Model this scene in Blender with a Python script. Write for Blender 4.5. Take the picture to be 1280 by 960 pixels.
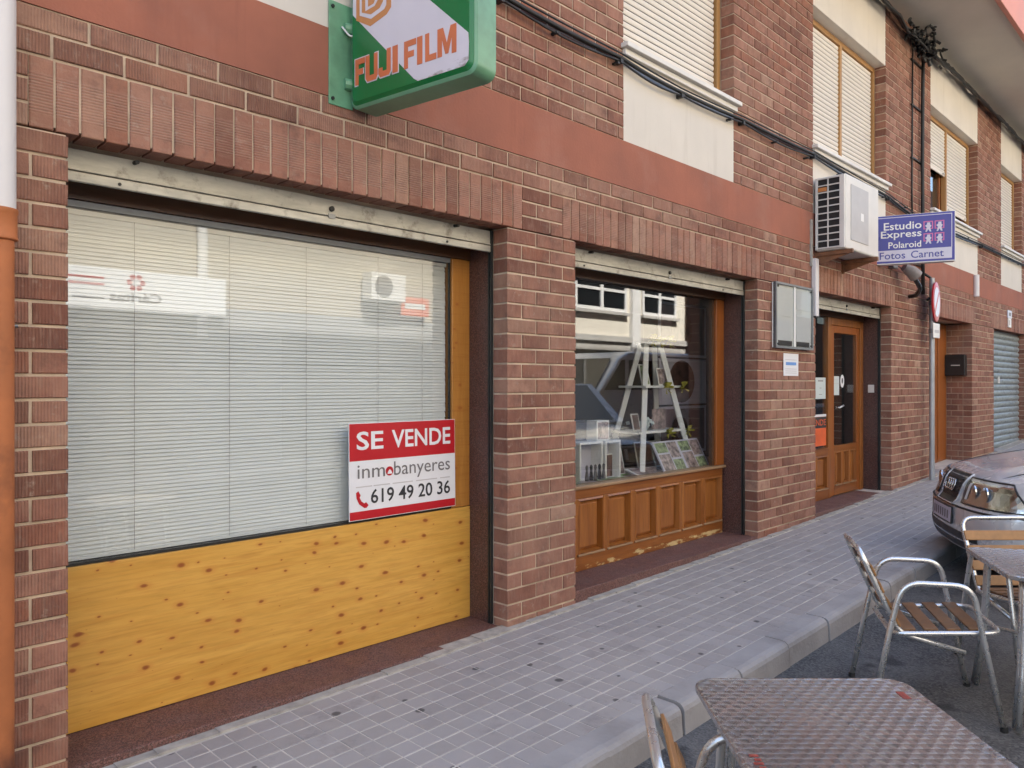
import bpy, bmesh, math, random
from mathutils import Matrix, Vector
random.seed(7)
R = math.radians
S = bpy.context.scene
for o in list(bpy.data.objects): bpy.data.objects.remove(o, do_unlink=True)
COL = S.collection

# ------------------------------------------------------------------ camera
TH = R(44.7); FPX = 945.0; CAMD = 3.3; CAMH = 1.505
cam = bpy.data.cameras.new('camera'); cam.sensor_width = 36.0; cam.lens = FPX / 1280 * 36
cam.clip_start = 0.05; cam.clip_end = 2000
co = bpy.data.objects.new('camera', cam); COL.objects.link(co)
co.location = (0, -CAMD, CAMH); co.rotation_euler = (R(90), 0, TH - R(90)); S.camera = co
S.render.resolution_x = 1024; S.render.resolution_y = 768
# ------------------------------------------------------------------ sky, sun, exposure
SUN_EL = R(49.7); LX, LY = 0.22, -1.0           # light travels towards (LX, LY)
w = bpy.data.worlds.new('World'); S.world = w; w.use_nodes = True
nt = w.node_tree; bg = nt.nodes['Background']
sky = nt.nodes.new('ShaderNodeTexSky'); sky.sky_type = 'NISHITA'; sky.sun_disc = False
sky.sun_elevation = SUN_EL; sky.sun_rotation = math.atan2(-LX, -LY)
sky.dust_density = 2.0
nt.links.new(sky.outputs[0], bg.inputs[0]); bg.inputs[1].default_value = 0.15
sl = bpy.data.lights.new('sun', 'SUN'); sl.energy = 5.0; sl.angle = R(0.53); sl.color = (1.0, 0.95, 0.87)
so = bpy.data.objects.new('sun', sl); COL.objects.link(so)
ld = Vector((LX, LY, 0)).normalized() * math.cos(SUN_EL) + Vector((0, 0, -math.sin(SUN_EL)))
so.rotation_euler = ld.to_track_quat('-Z', 'Y').to_euler(); so.location = (0, 8, 20)
S.view_settings.view_transform = 'Standard'; S.view_settings.look = 'None'
S.view_settings.gamma = 1.0; S.view_settings.exposure = 2.3; S.view_settings.use_curve_mapping = False
S.render.engine = 'CYCLES'
S.cycles.max_bounces = 10; S.cycles.diffuse_bounces = 5; S.cycles.glossy_bounces = 5
S.cycles.transparent_max_bounces = 24; S.cycles.sample_clamp_indirect = 6.0
S.cycles.caustics_reflective = False; S.cycles.caustics_refractive = False

# ------------------------------------------------------------------ helpers
def proj(x, y, z):
    c, s = math.cos(TH), math.sin(TH); D = CAMD + y; ww = x * c + D * s
    if ww < 0.05: return None
    return 640 + FPX * (x * s - D * c) / ww, 480 - FPX * (z - CAMH) / ww
def gz(X):
    t = min(max(X - 3.3, -8.0), 17.0)
    return 0.019 * t + 0.0006 * t * t + 0.02 * max(0.0, min(X, 60) - 20.3)
def rz(X): return gz(X) - 0.14

class MB:
    def __init__(s): s.v = []; s.f = []; s.uvw = None
    def add(s, vs, fs):
        n = len(s.v); s.v += [tuple(v) for v in vs]; s.f += [tuple(i + n for i in f) for f in fs]; return s
    def box(s, a, b, M=None):
        (x0, y0, z0), (x1, y1, z1) = a, b
        vs = [(x0,y0,z0),(x1,y0,z0),(x1,y1,z0),(x0,y1,z0),(x0,y0,z1),(x1,y0,z1),(x1,y1,z1),(x0,y1,z1)]
        if M is not None: vs = [M @ Vector(v) for v in vs]
        return s.add(vs, [(0,3,2,1),(4,5,6,7),(0,1,5,4),(1,2,6,5),(2,3,7,6),(3,0,4,7)])
    def quad(s, *p): return s.add(p, [tuple(range(len(p)))])
    def tube(s, pts, r, n=10, closed=False, cap=True):
        pts = [Vector(p) for p in pts]; m = len(pts); rings = []; up = None
        for i in range(m):
            if closed: t = (pts[(i+1) % m] - pts[i-1])
            else: t = pts[min(i+1, m-1)] - pts[max(i-1, 0)]
            t.normalize()
            if up is None:
                up = Vector((0,0,1)) if abs(t.z) < 0.9 else Vector((1,0,0))
            a = (up - t * up.dot(t))
            if a.length < 1e-5: a = t.orthogonal()
            a.normalize(); b = t.cross(a); up = a
            rr = r[i] if isinstance(r, (list, tuple)) else r
            rings.append([pts[i] + (a * math.cos(q) + b * math.sin(q)) * rr for q in [2*math.pi*k/n for k in range(n)]])
        base = len(s.v)
        for g in rings: s.v += [tuple(p) for p in g]
        for i in range(m if closed else m - 1):
            for k in range(n):
                j = (i+1) % m
                s.f.append((base+i*n+k, base+i*n+(k+1) % n, base+j*n+(k+1) % n, base+j*n+k))
        if cap and not closed:
            s.f.append(tuple(base+k for k in reversed(range(n)))); s.f.append(tuple(base+(m-1)*n+k for k in range(n)))
        return s
    def lathe(s, prof, M=None, n=24):
        base = len(s.v); m = len(prof)
        for (r, z) in prof:
            for k in range(n):
                q = 2*math.pi*k/n; p = Vector((r*math.cos(q), r*math.sin(q), z)); s.v.append(tuple(M @ p if M is not None else p))
        for i in range(m-1):
            for k in range(n):
                s.f.append((base+i*n+k, base+i*n+(k+1) % n, base+(i+1)*n+(k+1) % n, base+(i+1)*n+k))
        s.f.append(tuple(base+k for k in reversed(range(n)))); s.f.append(tuple(base+(m-1)*n+k for k in range(n)))
        return s
    def prism(s, poly, O, ux, uy, n, d0, d1):
        O, ux, uy, n = Vector(O), Vector(ux), Vector(uy), Vector(n); k = len(poly)
        a = [O + ux*p[0] + uy*p[1] + n*d0 for p in poly]; b = [O + ux*p[0] + uy*p[1] + n*d1 for p in poly]
        return s.add(a + b, [tuple(reversed(range(k))), tuple(range(k, 2*k))] + [(i, (i+1) % k, k+(i+1) % k, k+i) for i in range(k)])
    def mesh(s, name):
        me = bpy.data.meshes.new(name); me.from_pydata(s.v, [], s.f); me.update(); return me

def fillet(pts, r, n=6, closed=False):
    pts = [Vector(p) for p in pts]; out = []; m = len(pts)
    for i in range(m):
        if not closed and i in (0, m-1): out.append(pts[i]); continue
        p, a, b = pts[i], pts[i-1], pts[(i+1) % m]
        rr = r[i] if isinstance(r, (list, tuple)) else r
        da, db = (a-p), (b-p); l = min(rr, da.length*0.49, db.length*0.49)
        A, B = p + da.normalized()*l, p + db.normalized()*l
        for k in range(n+1):
            t = k/n; out.append(A*(1-t)**2 + p*2*t*(1-t) + B*t*t)
    return out
def rrect(x0, y0, x1, y1, r, n=6):
    out = []
    for cx, cy, a0 in ((x1-r, y0+r, -90), (x1-r, y1-r, 0), (x0+r, y1-r, 90), (x0+r, y0+r, 180)):
        for k in range(n+1):
            a = R(a0 + 90*k/n); out.append((cx + r*math.cos(a), cy + r*math.sin(a)))
    return out

def thing(name, label, cat, loc=(0,0,0), group=None, rotz=0.0):
    o = bpy.data.objects.new(name, None); o.empty_display_size = 0.1; COL.objects.link(o)
    o.location = loc; o.rotation_euler = (0, 0, rotz)
    return tag(o, label, cat, group)
def tag(o, label, cat, group=None):
    o['label'] = label; o['category'] = cat
    if group: o['group'] = group
    return o
def link(name, me, mat, parent=None, local=False):
    o = bpy.data.objects.new(name, me); COL.objects.link(o)
    if mat is not None and not me.materials: me.materials.append(mat)
    if parent is not None:
        o.parent = parent
        if not local and parent.type == 'EMPTY' and parent.parent is None:
            o.matrix_parent_inverse = Matrix.Translation(-Vector(parent.location))
    return o
def obj(name, mb, mat, parent=None, smooth=False, bev=0.0, seg=2, local=False, auto=None):
    me = mb.mesh(name) if isinstance(mb, MB) else mb
    if smooth or auto:
        for p in me.polygons: p.use_smooth = True
        if auto:
            try: me.set_sharp_from_angle(angle=R(auto))
            except Exception: pass
    o = link(name, me, mat, parent, local)
    if bev:
        m = o.modifiers.new('bevel', 'BEVEL'); m.width = bev; m.segments = seg; m.limit_method = 'ANGLE'; m.angle_limit = R(40)
    return o
def struct(o): o['kind'] = 'structure'; return o
def stuff(o): o['kind'] = 'stuff'; return o
def bx(name, a, b, mat, parent=None, bev=0.0, local=False): return obj(name, MB().box(a, b), mat, parent, bev=bev, local=local)
def copy_tree(o, parent=None):
    c = o.copy(); COL.objects.link(c)
    if parent is not None: c.parent = parent
    for ch in list(o.children): copy_tree(ch, c)
    return c

# lettering: builtin font turned into mesh and fitted into a rectangle on a plane
def lettering(body, rect, O, ux, uy, mat, parent, off=0.002, bold=0.0, name='lettering', shear=0.0, local=False, thick=0.0008):
    cu = bpy.data.curves.new('t', 'FONT'); cu.body = body; cu.size = 1.0; cu.offset = bold; cu.resolution_u = 3
    to = bpy.data.objects.new('t', cu); COL.objects.link(to)
    dg = bpy.context.evaluated_depsgraph_get(); me = bpy.data.meshes.new_from_object(to.evaluated_get(dg))
    bpy.data.objects.remove(to, do_unlink=True)
    xs = [v.co.x for v in me.vertices]; ys = [v.co.y for v in me.vertices]
    if not xs: return None
    x0, x1, y0, y1 = min(xs), max(xs), min(ys), max(ys)
    O, ux, uy = Vector(O), Vector(ux), Vector(uy); n = ux.cross(uy)
    for v in me.vertices:
        a = (v.co.x-x0)/(x1-x0); b = (v.co.y-y0)/(y1-y0)
        px = rect[0] + a*(rect[2]-rect[0]) + shear*(b-0.5)*(rect[3]-rect[1]); py = rect[1] + b*(rect[3]-rect[1])
        v.co = O + ux*px + uy*py + n*off
    me.materials.clear(); me.name = name
    return link(name, me, mat, parent, local)

# ------------------------------------------------------------------ materials
def nodes(name):
    m = bpy.data.materials.new(name); m.use_nodes = True
    t = m.node_tree; return m, t, t.nodes['Principled BSDF'], t.nodes.new, t.links.new
def setv(n, **k):
    for a, b in k.items(): n.inputs[a.replace('_', ' ')].default_value = b
def mth(t, op, a, b=None, c=None, clamp=False):
    n = t.nodes.new('ShaderNodeMath'); n.operation = op; n.use_clamp = clamp
    for i, q in enumerate((a, b, c)):
        if q is None: continue
        if hasattr(q, 'links'): t.links.new(q, n.inputs[i])
        else: n.inputs[i].default_value = q
    return n.outputs[0]
def mixc(t, fac, a, b, mode='MIX'):
    n = t.nodes.new('ShaderNodeMix'); n.data_type = 'RGBA'; n.blend_type = mode
    for i, q in ((0, fac), (6, a), (7, b)):
        if hasattr(q, 'links'): t.links.new(q, n.inputs[i])
        else: n.inputs[i].default_value = q if i == 0 else (*q[:3], 1)
    return n.outputs[2]
def noise(t, vec, scale, detail=3, rough=0.55, dist=0.0):
    n = t.nodes.new('ShaderNodeTexNoise'); n.inputs['Scale'].default_value = scale; n.inputs['Detail'].default_value = detail
    n.inputs['Roughness'].default_value = rough; n.inputs['Distortion'].default_value = dist
    if vec is not None: t.links.new(vec, n.inputs['Vector'])
    return n.outputs['Fac']
def ramp(t, f, *st):
    n = t.nodes.new('ShaderNodeValToRGB'); e = n.color_ramp.elements
    while len(e) < len(st): e.new(0.5)
    for q, (p, c) in zip(e, st): q.position = p; q.color = (*c, 1) if len(c) == 3 else c
    t.links.new(f, n.inputs[0]); return n.outputs[0]
def mapr(t, f, a, b, c=0.0, d=1.0):
    n = t.nodes.new('ShaderNodeMapRange'); n.clamp = True
    t.links.new(f, n.inputs[0])
    for i, q in enumerate((a, b, c, d)): n.inputs[i+1].default_value = q
    return n.outputs[0]
def posn(t, scale=(1,1,1), obj_=False):
    if obj_: v = t.nodes.new('ShaderNodeTexCoord').outputs['Object']
    else: v = t.nodes.new('ShaderNodeNewGeometry').outputs['Position']
    if scale != (1,1,1):
        m = t.nodes.new('ShaderNodeVectorMath'); m.operation = 'MULTIPLY'; t.links.new(v, m.inputs[0]); m.inputs[1].default_value = scale; v = m.outputs[0]
    return v
def bump(t, h, dist, strength=1.0, normal=None):
    n = t.nodes.new('ShaderNodeBump'); n.inputs['Distance'].default_value = dist; n.inputs['Strength'].default_value = strength
    t.links.new(h, n.inputs['Height'])
    if normal is not None: t.links.new(normal, n.inputs['Normal'])
    return n.outputs[0]
def sep(t, v):
    n = t.nodes.new('ShaderNodeSeparateXYZ'); t.links.new(v, n.inputs[0]); return n.outputs
def comb(t, x, y, z):
    n = t.nodes.new('ShaderNodeCombineXYZ')
    for i, q in enumerate((x, y, z)):
        if hasattr(q, 'links'): t.links.new(q, n.inputs[i])
        else: n.inputs[i].default_value = q
    return n.outputs[0]

def simple(name, col, rough=0.6, metal=0.0, var=0.12, nscale=6.0, bumpd=0.0, bscale=60.0, spec=0.5, obj_=False, dirt=0.0, dirtcol=(0.08,0.07,0.06)):
    m, t, b, N, L = nodes(name); p = posn(t, obj_=obj_)
    f = noise(t, p, nscale, 4)
    c = mixc(t, mapr(t, f, 0.3, 0.7), tuple(x*(1-var) for x in col), tuple(min(1, x*(1+var)) for x in col))
    if dirt:
        g = noise(t, p, nscale*0.45, 5, 0.65)
        c = mixc(t, mapr(t, g, 0.52, 0.72, 0, dirt), c, dirtcol)
    L(c, b.inputs['Base Color']); b.inputs['Metallic'].default_value = metal
    L(mapr(t, f, 0.2, 0.8, max(0.02, rough*0.85), min(1, rough*1.15)), b.inputs['Roughness']); b.inputs['Specular IOR Level'].default_value = spec
    if bumpd: L(bump(t, noise(t, p, bscale, 3), bumpd), b.inputs['Normal'])
    return m

def brick_mat(name, soldier=False):
    m, t, b, N, L = nodes(name); p = posn(t); x, y, z = sep(t, p)
    at = N('ShaderNodeAttribute'); at.attribute_name = 'rnd'
    oi = N('ShaderNodeObjectInfo')
    r = mth(t, 'FRACT', mth(t, 'ADD', at.outputs['Fac'], oi.outputs['Random']))
    r2 = mth(t, 'FRACT', mth(t, 'MULTIPLY', r, 17.31))
    base = ramp(t, r, (0.0, (0.185, 0.077, 0.052)), (0.2, (0.265, 0.115, 0.077)), (0.45, (0.335, 0.155, 0.107)), (0.7, (0.37, 0.188, 0.134)), (0.88, (0.30, 0.118, 0.072)), (1.0, (0.43, 0.265, 0.19)))
    n1 = noise(t, p, 9, 5, 0.6); n2 = noise(t, posn(t, (70, 70, 12) if not soldier else (14, 14, 60)), 1.0, 3)
    c = mixc(t, mapr(t, n1, 0.35, 0.72), base, mixc(t, 0.6, base, (0.155, 0.065, 0.046)))
    c = mixc(t, mapr(t, n2, 0.52, 0.75, 0, 0.45), c, (0.36, 0.23, 0.17))
    big = noise(t, p, 0.9, 4, 0.6); c = mixc(t, mapr(t, big, 0.48, 0.70, 0, 0.4), c, (0.385, 0.245, 0.175))
    gri = noise(t, p, 4.5, 6, 0.72); c = mixc(t, mapr(t, gri, 0.54, 0.72, 0, 0.55), c, (0.125, 0.072, 0.058))
    # pale mortar smears with their own shapes
    sm = noise(t, p, 22, 5, 0.7); sm2 = mapr(t, sm, 0.57, 0.69, 0, 0.6)
    c = mixc(t, mth(t, 'MULTIPLY', sm2, mapr(t, r2, 0.25, 1.0)), c, (0.43, 0.34, 0.27))
    if soldier: ph = mth(t, 'MULTIPLY', z, 2*math.pi/0.0118)
    else: ph = mth(t, 'MULTIPLY', mth(t, 'ADD', x, y), 2*math.pi/0.0112)
    rib = mth(t, 'MULTIPLY_ADD', mth(t, 'SINE', ph), 0.5, 0.5)
    rib = mth(t, 'POWER', rib, 0.6)
    if soldier:
        # the upper and lower ends of the soldier bricks are smooth
        u = mapr(t, z, 2.473, 2.753)
        k = mth(t, 'MULTIPLY', mapr(t, u, 0.20, 0.24), mapr(t, u, 0.78, 0.74))
    else:
        k = mapr(t, mth(t, 'ADD', noise(t, posn(t, (5, 5, 2)), 1.0, 2), mth(t, 'MULTIPLY', r2, 0.25)), 0.42, 0.62)
    k = mth(t, 'MULTIPLY', k, mapr(t, n1, 0.25, 0.5, 0.35, 1.0))
    gro = mth(t, 'MULTIPLY', mth(t, 'SUBTRACT', 1.0, rib), k)
    c = mixc(t, mth(t, 'MULTIPLY', gro, 0.30), c, (0.10, 0.05, 0.04) if not soldier else (0.47, 0.34, 0.27))
    L(c, b.inputs['Base Color']); b.inputs['Roughness'].default_value = 0.82; b.inputs['Specular IOR Level'].default_value = 0.3
    nb = bump(t, mth(t, 'MULTIPLY', rib, k), 0.0022)
    L(bump(t, noise(t, p, 75, 5, 0.7), 0.0032, 1.0, nb), b.inputs['Normal'])
    return m

def wood_mat(name, c1, c2, axis='z', rough=0.42, knots=0.0, knotcol=(0.25,0.055,0.012), wear=0.0, coat=0.15):
    m, t, b, N, L = nodes(name)
    sc = {'z': (14, 14, 1.1), 'x': (1.1, 14, 14), 'y': (14, 1.1, 14)}[axis]
    p = posn(t, sc); g = noise(t, p, 1.6, 5, 0.6, 0.6)
    fine = noise(t, posn(t, tuple(q*7 for q in sc)), 1.0, 2)
    c = mixc(t, mapr(t, g, 0.3, 0.7), c1, c2)
    if knots: c = mixc(t, mapr(t, noise(t, posn(t, (2.2, 2.2, 46)), 1.0, 4, 0.6, 1.2), 0.5, 0.72, 0, 0.45), c, (c1[0]*0.8, c1[1]*0.6, c1[2]*0.5))
    c = mixc(t, mapr(t, fine, 0.45, 0.8, 0, 0.35), c, tuple(q*0.6 for q in c1))
    if knots:
        v = N('ShaderNodeTexVoronoi'); v.voronoi_dimensions = '2D'; v.inputs['Scale'].default_value = 1.0; v.inputs['Randomness'].default_value = 0.95
        qx, qy, qz = sep(t, posn(t))
        wob = N('ShaderNodeVectorMath'); wob.operation = 'ADD'
        L(comb(t, mth(t, 'MULTIPLY', qx, 6.8), mth(t, 'MULTIPLY', qz, 12.5), 0.0), wob.inputs[0])
        wn = N('ShaderNodeTexNoise'); wn.inputs['Scale'].default_value = 9.0; L(posn(t), wn.inputs['Vector'])
        ws = N('ShaderNodeVectorMath'); ws.operation = 'SCALE'; ws.inputs['Scale'].default_value = 0.22; L(wn.outputs['Color'], ws.inputs[0])
        L(ws.outputs[0], wob.inputs[1]); L(wob.outputs[0], v.inputs['Vector'])
        dd = v.outputs['Distance']; rr = sep(t, v.outputs['Color'])[0]
        size = mapr(t, rr, 0.25, 1.0, 0.012, 0.15)
        rel = mth(t, 'DIVIDE', dd, size)
        c = mixc(t, mapr(t, rel, 2.6, 0.7, 0, 0.5*knots), c, (c2[0]*0.78, c2[1]*0.55, c2[2]*0.5))
        c = mixc(t, mapr(t, rel, 1.15, 0.55, 0, 0.85*knots), c, knotcol)
    if wear:
        wn2 = noise(t, posn(t, (3.0, 3.0, 9.0)), 1.6, 6, 0.7); x, y, z = sep(t, posn(t))
        lo = mapr(t, z, 0.24, 0.13)
        c = mixc(t, mapr(t, mth(t, 'MULTIPLY', lo, wn2), 0.49, 0.56, 0, wear), c, (0.62, 0.46, 0.22))
    L(c, b.inputs['Base Color']); L(mapr(t, g, 0.2, 0.8, rough*0.8, rough*1.25), b.inputs['Roughness'])
    b.inputs['Coat Weight'].default_value = coat; b.inputs['Coat Roughness'].default_value = 0.25
    L(bump(t, g, 0.0006), b.inputs['Normal'])
    return m

def granite_mat(name, c1=(0.030,0.014,0.012), c2=(0.085,0.038,0.032), rough=0.32):
    m, t, b, N, L = nodes(name); p = posn(t)
    v = N('ShaderNodeTexVoronoi'); v.inputs['Scale'].default_value = 210; L(p, v.inputs['Vector'])
    r = sep(t, v.outputs['Color'])[0]
    c = ramp(t, r, (0.0, c1), (0.55, c2), (0.85, tuple(q*1.7 for q in c2)), (1.0, (0.14, 0.10, 0.09)))
    d = noise(t, p, 5, 5, 0.6); c = mixc(t, mapr(t, d, 0.5, 0.75, 0, 0.25), c, (0.16, 0.12, 0.10))
    L(c, b.inputs['Base Color']); L(mapr(t, d, 0.3, 0.7, rough, rough*1.8), b.inputs['Roughness'])
    return m

def glass_mat(name, ior=1.5, tint=(0.97, 0.985, 0.98), rough=0.0, gain=1.0):
    m = bpy.data.materials.new(name); m.use_nodes = True; t = m.node_tree; t.nodes.clear(); N, L = t.nodes.new, t.links.new
    out = N('ShaderNodeOutputMaterial'); mx = N('ShaderNodeMixShader'); tr = N('ShaderNodeBsdfTransparent'); gl = N('ShaderNodeBsdfGlossy')
    fr = N('ShaderNodeFresnel')
    gm_ = N('ShaderNodeNewGeometry'); L(mapr(t, gm_.outputs['Backfacing'], 0, 1, ior, 1.0/ior), fr.inputs['IOR'])   # thin pane: same reflectance on both faces
    tr.inputs[0].default_value = (*tint, 1); gl.inputs['Roughness'].default_value = rough
    nz = N('ShaderNodeTexNoise'); nz.inputs['Scale'].default_value = 1.3; L(posn(t), nz.inputs['Vector'])
    bm = N('ShaderNodeBump'); bm.inputs['Distance'].default_value = 0.0002; L(nz.outputs['Fac'], bm.inputs['Height']); L(bm.outputs[0], gl.inputs['Normal'])
    L(fr.outputs[0], mx.inputs[0]); L(tr.outputs[0], mx.inputs[1]); L(gl.outputs[0], mx.inputs[2]); L(mx.outputs[0], out.inputs[0])
    return m

def galv_mat(name, col=(0.46,0.45,0.40)):
    m, t, b, N, L = nodes(name); p = posn(t, (3, 8, 14)); p2 = posn(t)
    f = noise(t, p, 1.5, 5, 0.65); g = noise(t, p2, 9, 6, 0.7)
    c = mixc(t, mapr(t, f, 0.3, 0.75), tuple(q*0.72 for q in col), tuple(q*1.2 for q in col))
    c = mixc(t, mapr(t, g, 0.54, 0.70, 0, 0.8), c, (0.11, 0.092, 0.07))
    L(c, b.inputs['Base Color']); b.inputs['Metallic'].default_value = 0.35; b.inputs['Roughness'].default_value = 0.55
    return m

def pave_mat(name):
    m, t, b, N, L = nodes(name); p = posn(t)
    at = N('ShaderNodeAttribute'); at.attribute_name = 'rnd'; oi = N('ShaderNodeObjectInfo')
    r = mth(t, 'FRACT', mth(t, 'ADD', at.outputs['Fac'], oi.outputs['Random']))
    c = ramp(t, r, (0.0, (0.315, 0.286, 0.268)), (0.5, (0.34, 0.31, 0.29)), (1.0, (0.36, 0.332, 0.318)))
    big = noise(t, p, 1.1, 4, 0.6); c = mixc(t, mapr(t, big, 0.4, 0.7, 0, 0.35), c, (0.225, 0.205, 0.205))
    st_ = noise(t, p, 3.2, 6, 0.72); c = mixc(t, mapr(t, st_, 0.56, 0.70, 0, 0.5), c, (0.175, 0.158, 0.155)); mid = noise(t, p, 16, 5, 0.65); c = mixc(t, mapr(t, mid, 0.5, 0.75, 0, 0.4), c, (0.36, 0.33, 0.325))
    v = N('ShaderNodeTexVoronoi'); v.voronoi_dimensions = '2D'; v.inputs['Scale'].default_value = 4.0; L(p, v.inputs['Vector'])
    sp = mapr(t, mth(t, 'SUBTRACT', mth(t, 'ADD', v.outputs['Distance'], mth(t, 'MULTIPLY', mid, 0.08)), mth(t, 'MULTIPLY', sep(t, v.outputs['Color'])[1], 0.055)), 0.085, 0.055)
    sel = mth(t, 'GREATER_THAN', sep(t, v.outputs['Color'])[0], 0.62)
    c = mixc(t, mth(t, 'MULTIPLY', mth(t, 'MULTIPLY', sp, sel), 0.8), c, (0.05, 0.045, 0.045))
    L(c, b.inputs['Base Color']); b.inputs['Roughness'].default_value = 0.72; b.inputs['Specular IOR Level'].default_value = 0.35
    L(bump(t, noise(t, p, 220, 3), 0.0008), b.inputs['Normal']); return m

def swirl_mat(name):   # engine-turned stainless steel sheet: overlapping brushed circles
    m, t, b, N, L = nodes(name); x, y, z = sep(t, posn(t, obj_=True)); cs = 0.044
    fy = mth(t, 'DIVIDE', y, cs*0.6); row = mth(t, 'FLOOR', fy); odd = mth(t, 'MULTIPLY', mth(t, 'MODULO', mth(t, 'ABSOLUTE', row), 2.0), 0.5)
    fx = mth(t, 'ADD', mth(t, 'DIVIDE', x, cs), odd)
    u = mth(t, 'SUBTRACT', mth(t, 'FRACT', fx), 0.5); v = mth(t, 'MULTIPLY', mth(t, 'SUBTRACT', mth(t, 'FRACT', fy), 0.15), 0.6)
    rad = mth(t, 'SQRT', mth(t, 'ADD', mth(t, 'MULTIPLY', u, u), mth(t, 'MULTIPLY', v, v)))
    nz = noise(t, posn(t, obj_=True), 6, 5, 0.65)
    c = mixc(t, mapr(t, nz, 0.4, 0.7), (0.54, 0.545, 0.55), (0.36, 0.355, 0.355))
    L(c, b.inputs['Base Color']); b.inputs['Metallic'].default_value = 0.82
    L(mapr(t, nz, 0.3, 0.7, 0.15, 0.32), b.inputs['Roughness']); b.inputs['Anisotropic'].default_value = 0.85
    vt = N('ShaderNodeVectorTransform'); vt.vector_type = 'VECTOR'; vt.convert_from = 'OBJECT'; vt.convert_to = 'WORLD'
    L(comb(t, mth(t, 'MULTIPLY', v, -1.0), u, 0.0), vt.inputs[0]); L(vt.outputs[0], b.inputs['Tangent'])
    L(bump(t, mth(t, 'MULTIPLY', rad, -1.0), 0.0070), b.inputs['Normal']); return m

def asphalt_mat():
    m, t, b, N, L = nodes('asphalt'); p = posn(t)
    v = N('ShaderNodeTexVoronoi'); v.inputs['Scale'].default_value = 95; L(p, v.inputs['Vector'])
    r = sep(t, v.outputs['Color'])[0]
    c = ramp(t, r, (0.0, (0.028, 0.027, 0.028)), (0.6, (0.068, 0.066, 0.065)), (1.0, (0.12, 0.115, 0.11)))
    g = noise(t, p, 1.6, 6, 0.65); c = mixc(t, mapr(t, g, 0.42, 0.66, 0, 0.6), c, (0.15, 0.145, 0.142))
    g2 = noise(t, p, 4.2, 4, 0.6); c = mixc(t, mapr(t, g2, 0.60, 0.70, 0, 0.75), c, (0.018, 0.017, 0.018))
    L(c, b.inputs['Base Color']); b.inputs['Roughness'].default_value = 0.85
    L(bump(t, v.outputs['Distance'], 0.004), b.inputs['Normal']); return m

def alu_mat():
    m, t, b, N, L = nodes('aluminium'); p = posn(t); g = noise(t, p, 30, 3)
    L(mixc(t, g, (0.55, 0.55, 0.55), (0.68, 0.68, 0.67)), b.inputs['Base Color']); b.inputs['Metallic'].default_value = 0.8
    L(mapr(t, g, 0.2, 0.8, 0.22, 0.36), b.inputs['Roughness']); return m

M = {}
M['brick'] = brick_mat('ribbed_red_brick'); M['soldier'] = brick_mat('ribbed_red_brick_upright', True)
M['mortar'] = simple('mortar', (0.53, 0.42, 0.315), 0.9, var=0.22, nscale=7, bumpd=0.002, bscale=120, dirt=0.5, dirtcol=(0.27, 0.20, 0.15))
M['redplaster'] = simple('red_plaster', (0.315, 0.115, 0.072), 0.85, var=0.16, nscale=2.2, bumpd=0.0016, bscale=70, dirt=0.55, dirtcol=(0.37, 0.19, 0.145))
M['cream'] = simple('cream_plaster', (0.64, 0.595, 0.525), 0.85, var=0.05, nscale=1.8, bumpd=0.0010, bscale=110)
def streaks(m, col, amt, lo=0.55, hi=0.75):
    t = m.node_tree; b = t.nodes['Principled BSDF']; src = b.inputs['Base Color'].links[0].from_socket
    f = noise(t, posn(t, (7, 7, 0.55)), 1.0, 6, 0.65); g = noise(t, posn(t), 1.7, 5, 0.6)
    t.links.new(mixc(t, mth(t, 'MULTIPLY', mapr(t, f, lo, hi, 0, amt), mapr(t, g, 0.35, 0.6)), src, col), b.inputs['Base Color'])
streaks(M['cream'], (0.40, 0.355, 0.29), 0.55); streaks(M['redplaster'], (0.20, 0.075, 0.052), 0.6); streaks(M['redplaster'], (0.42, 0.24, 0.19), 0.5, 0.3, 0.1)
M['soffit'] = simple('soffit_plaster', (0.62, 0.575, 0.50), 0.9, var=0.10, nscale=0.9, dirt=0.25, dirtcol=(0.48, 0.43, 0.35))
M['salmon'] = simple('salmon_plaster', (0.60, 0.26, 0.20), 0.8, var=0.07, nscale=1.5)
M['white'] = simple('white_paint', (0.78, 0.77, 0.75), 0.5, var=0.03, nscale=5)
M['whitepvc'] = simple('white_pvc', (0.66, 0.64, 0.64), 0.4, var=0.02, nscale=4)
M['offwhite'] = simple('aged_white_metal', (0.66, 0.64, 0.60), 0.45, var=0.06, nscale=5)
M['rust'] = simple('rusty_orange_paint', (0.40, 0.130, 0.042), 0.6, var=0.2, nscale=5, bumpd=0.001, bscale=40, dirt=1.0, dirtcol=(0.10, 0.032, 0.016))
M['granite'] = granite_mat('polished_red_granite')
M['granite_sill'] = granite_mat('worn_red_granite', (0.055, 0.024, 0.020), (0.135, 0.060, 0.048), 0.5)
M['pine'] = wood_mat('knotty_pine_laminate', (0.60, 0.31, 0.055), (0.70, 0.385, 0.08), 'x', 0.38, knots=1.0)
M['pine_v'] = wood_mat('knotty_pine_upright', (0.40, 0.165, 0.030), (0.48, 0.21, 0.042), 'z', 0.38, knots=0.6)
M['oak'] = wood_mat('varnished_oak', (0.215, 0.068, 0.013), (0.36, 0.135, 0.028), 'z', 0.36, wear=0.9)
M['oak_x'] = wood_mat('varnished_oak_rail', (0.19, 0.058, 0.011), (0.30, 0.105, 0.022), 'x', 0.36, wear=0.95)
M['ochrewood'] = wood_mat('ochre_window_wood', (0.40, 0.21, 0.07), (0.47, 0.26, 0.095), 'z', 0.5)
M['doorwood'] = wood_mat('orange_door_wood', (0.25, 0.070, 0.011), (0.33, 0.10, 0.016), 'z', 0.4)
M['darkwood'] = wood_mat('dark_brown_wood', (0.075, 0.030, 0.012), (0.11, 0.045, 0.018), 'x', 0.4)
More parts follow.
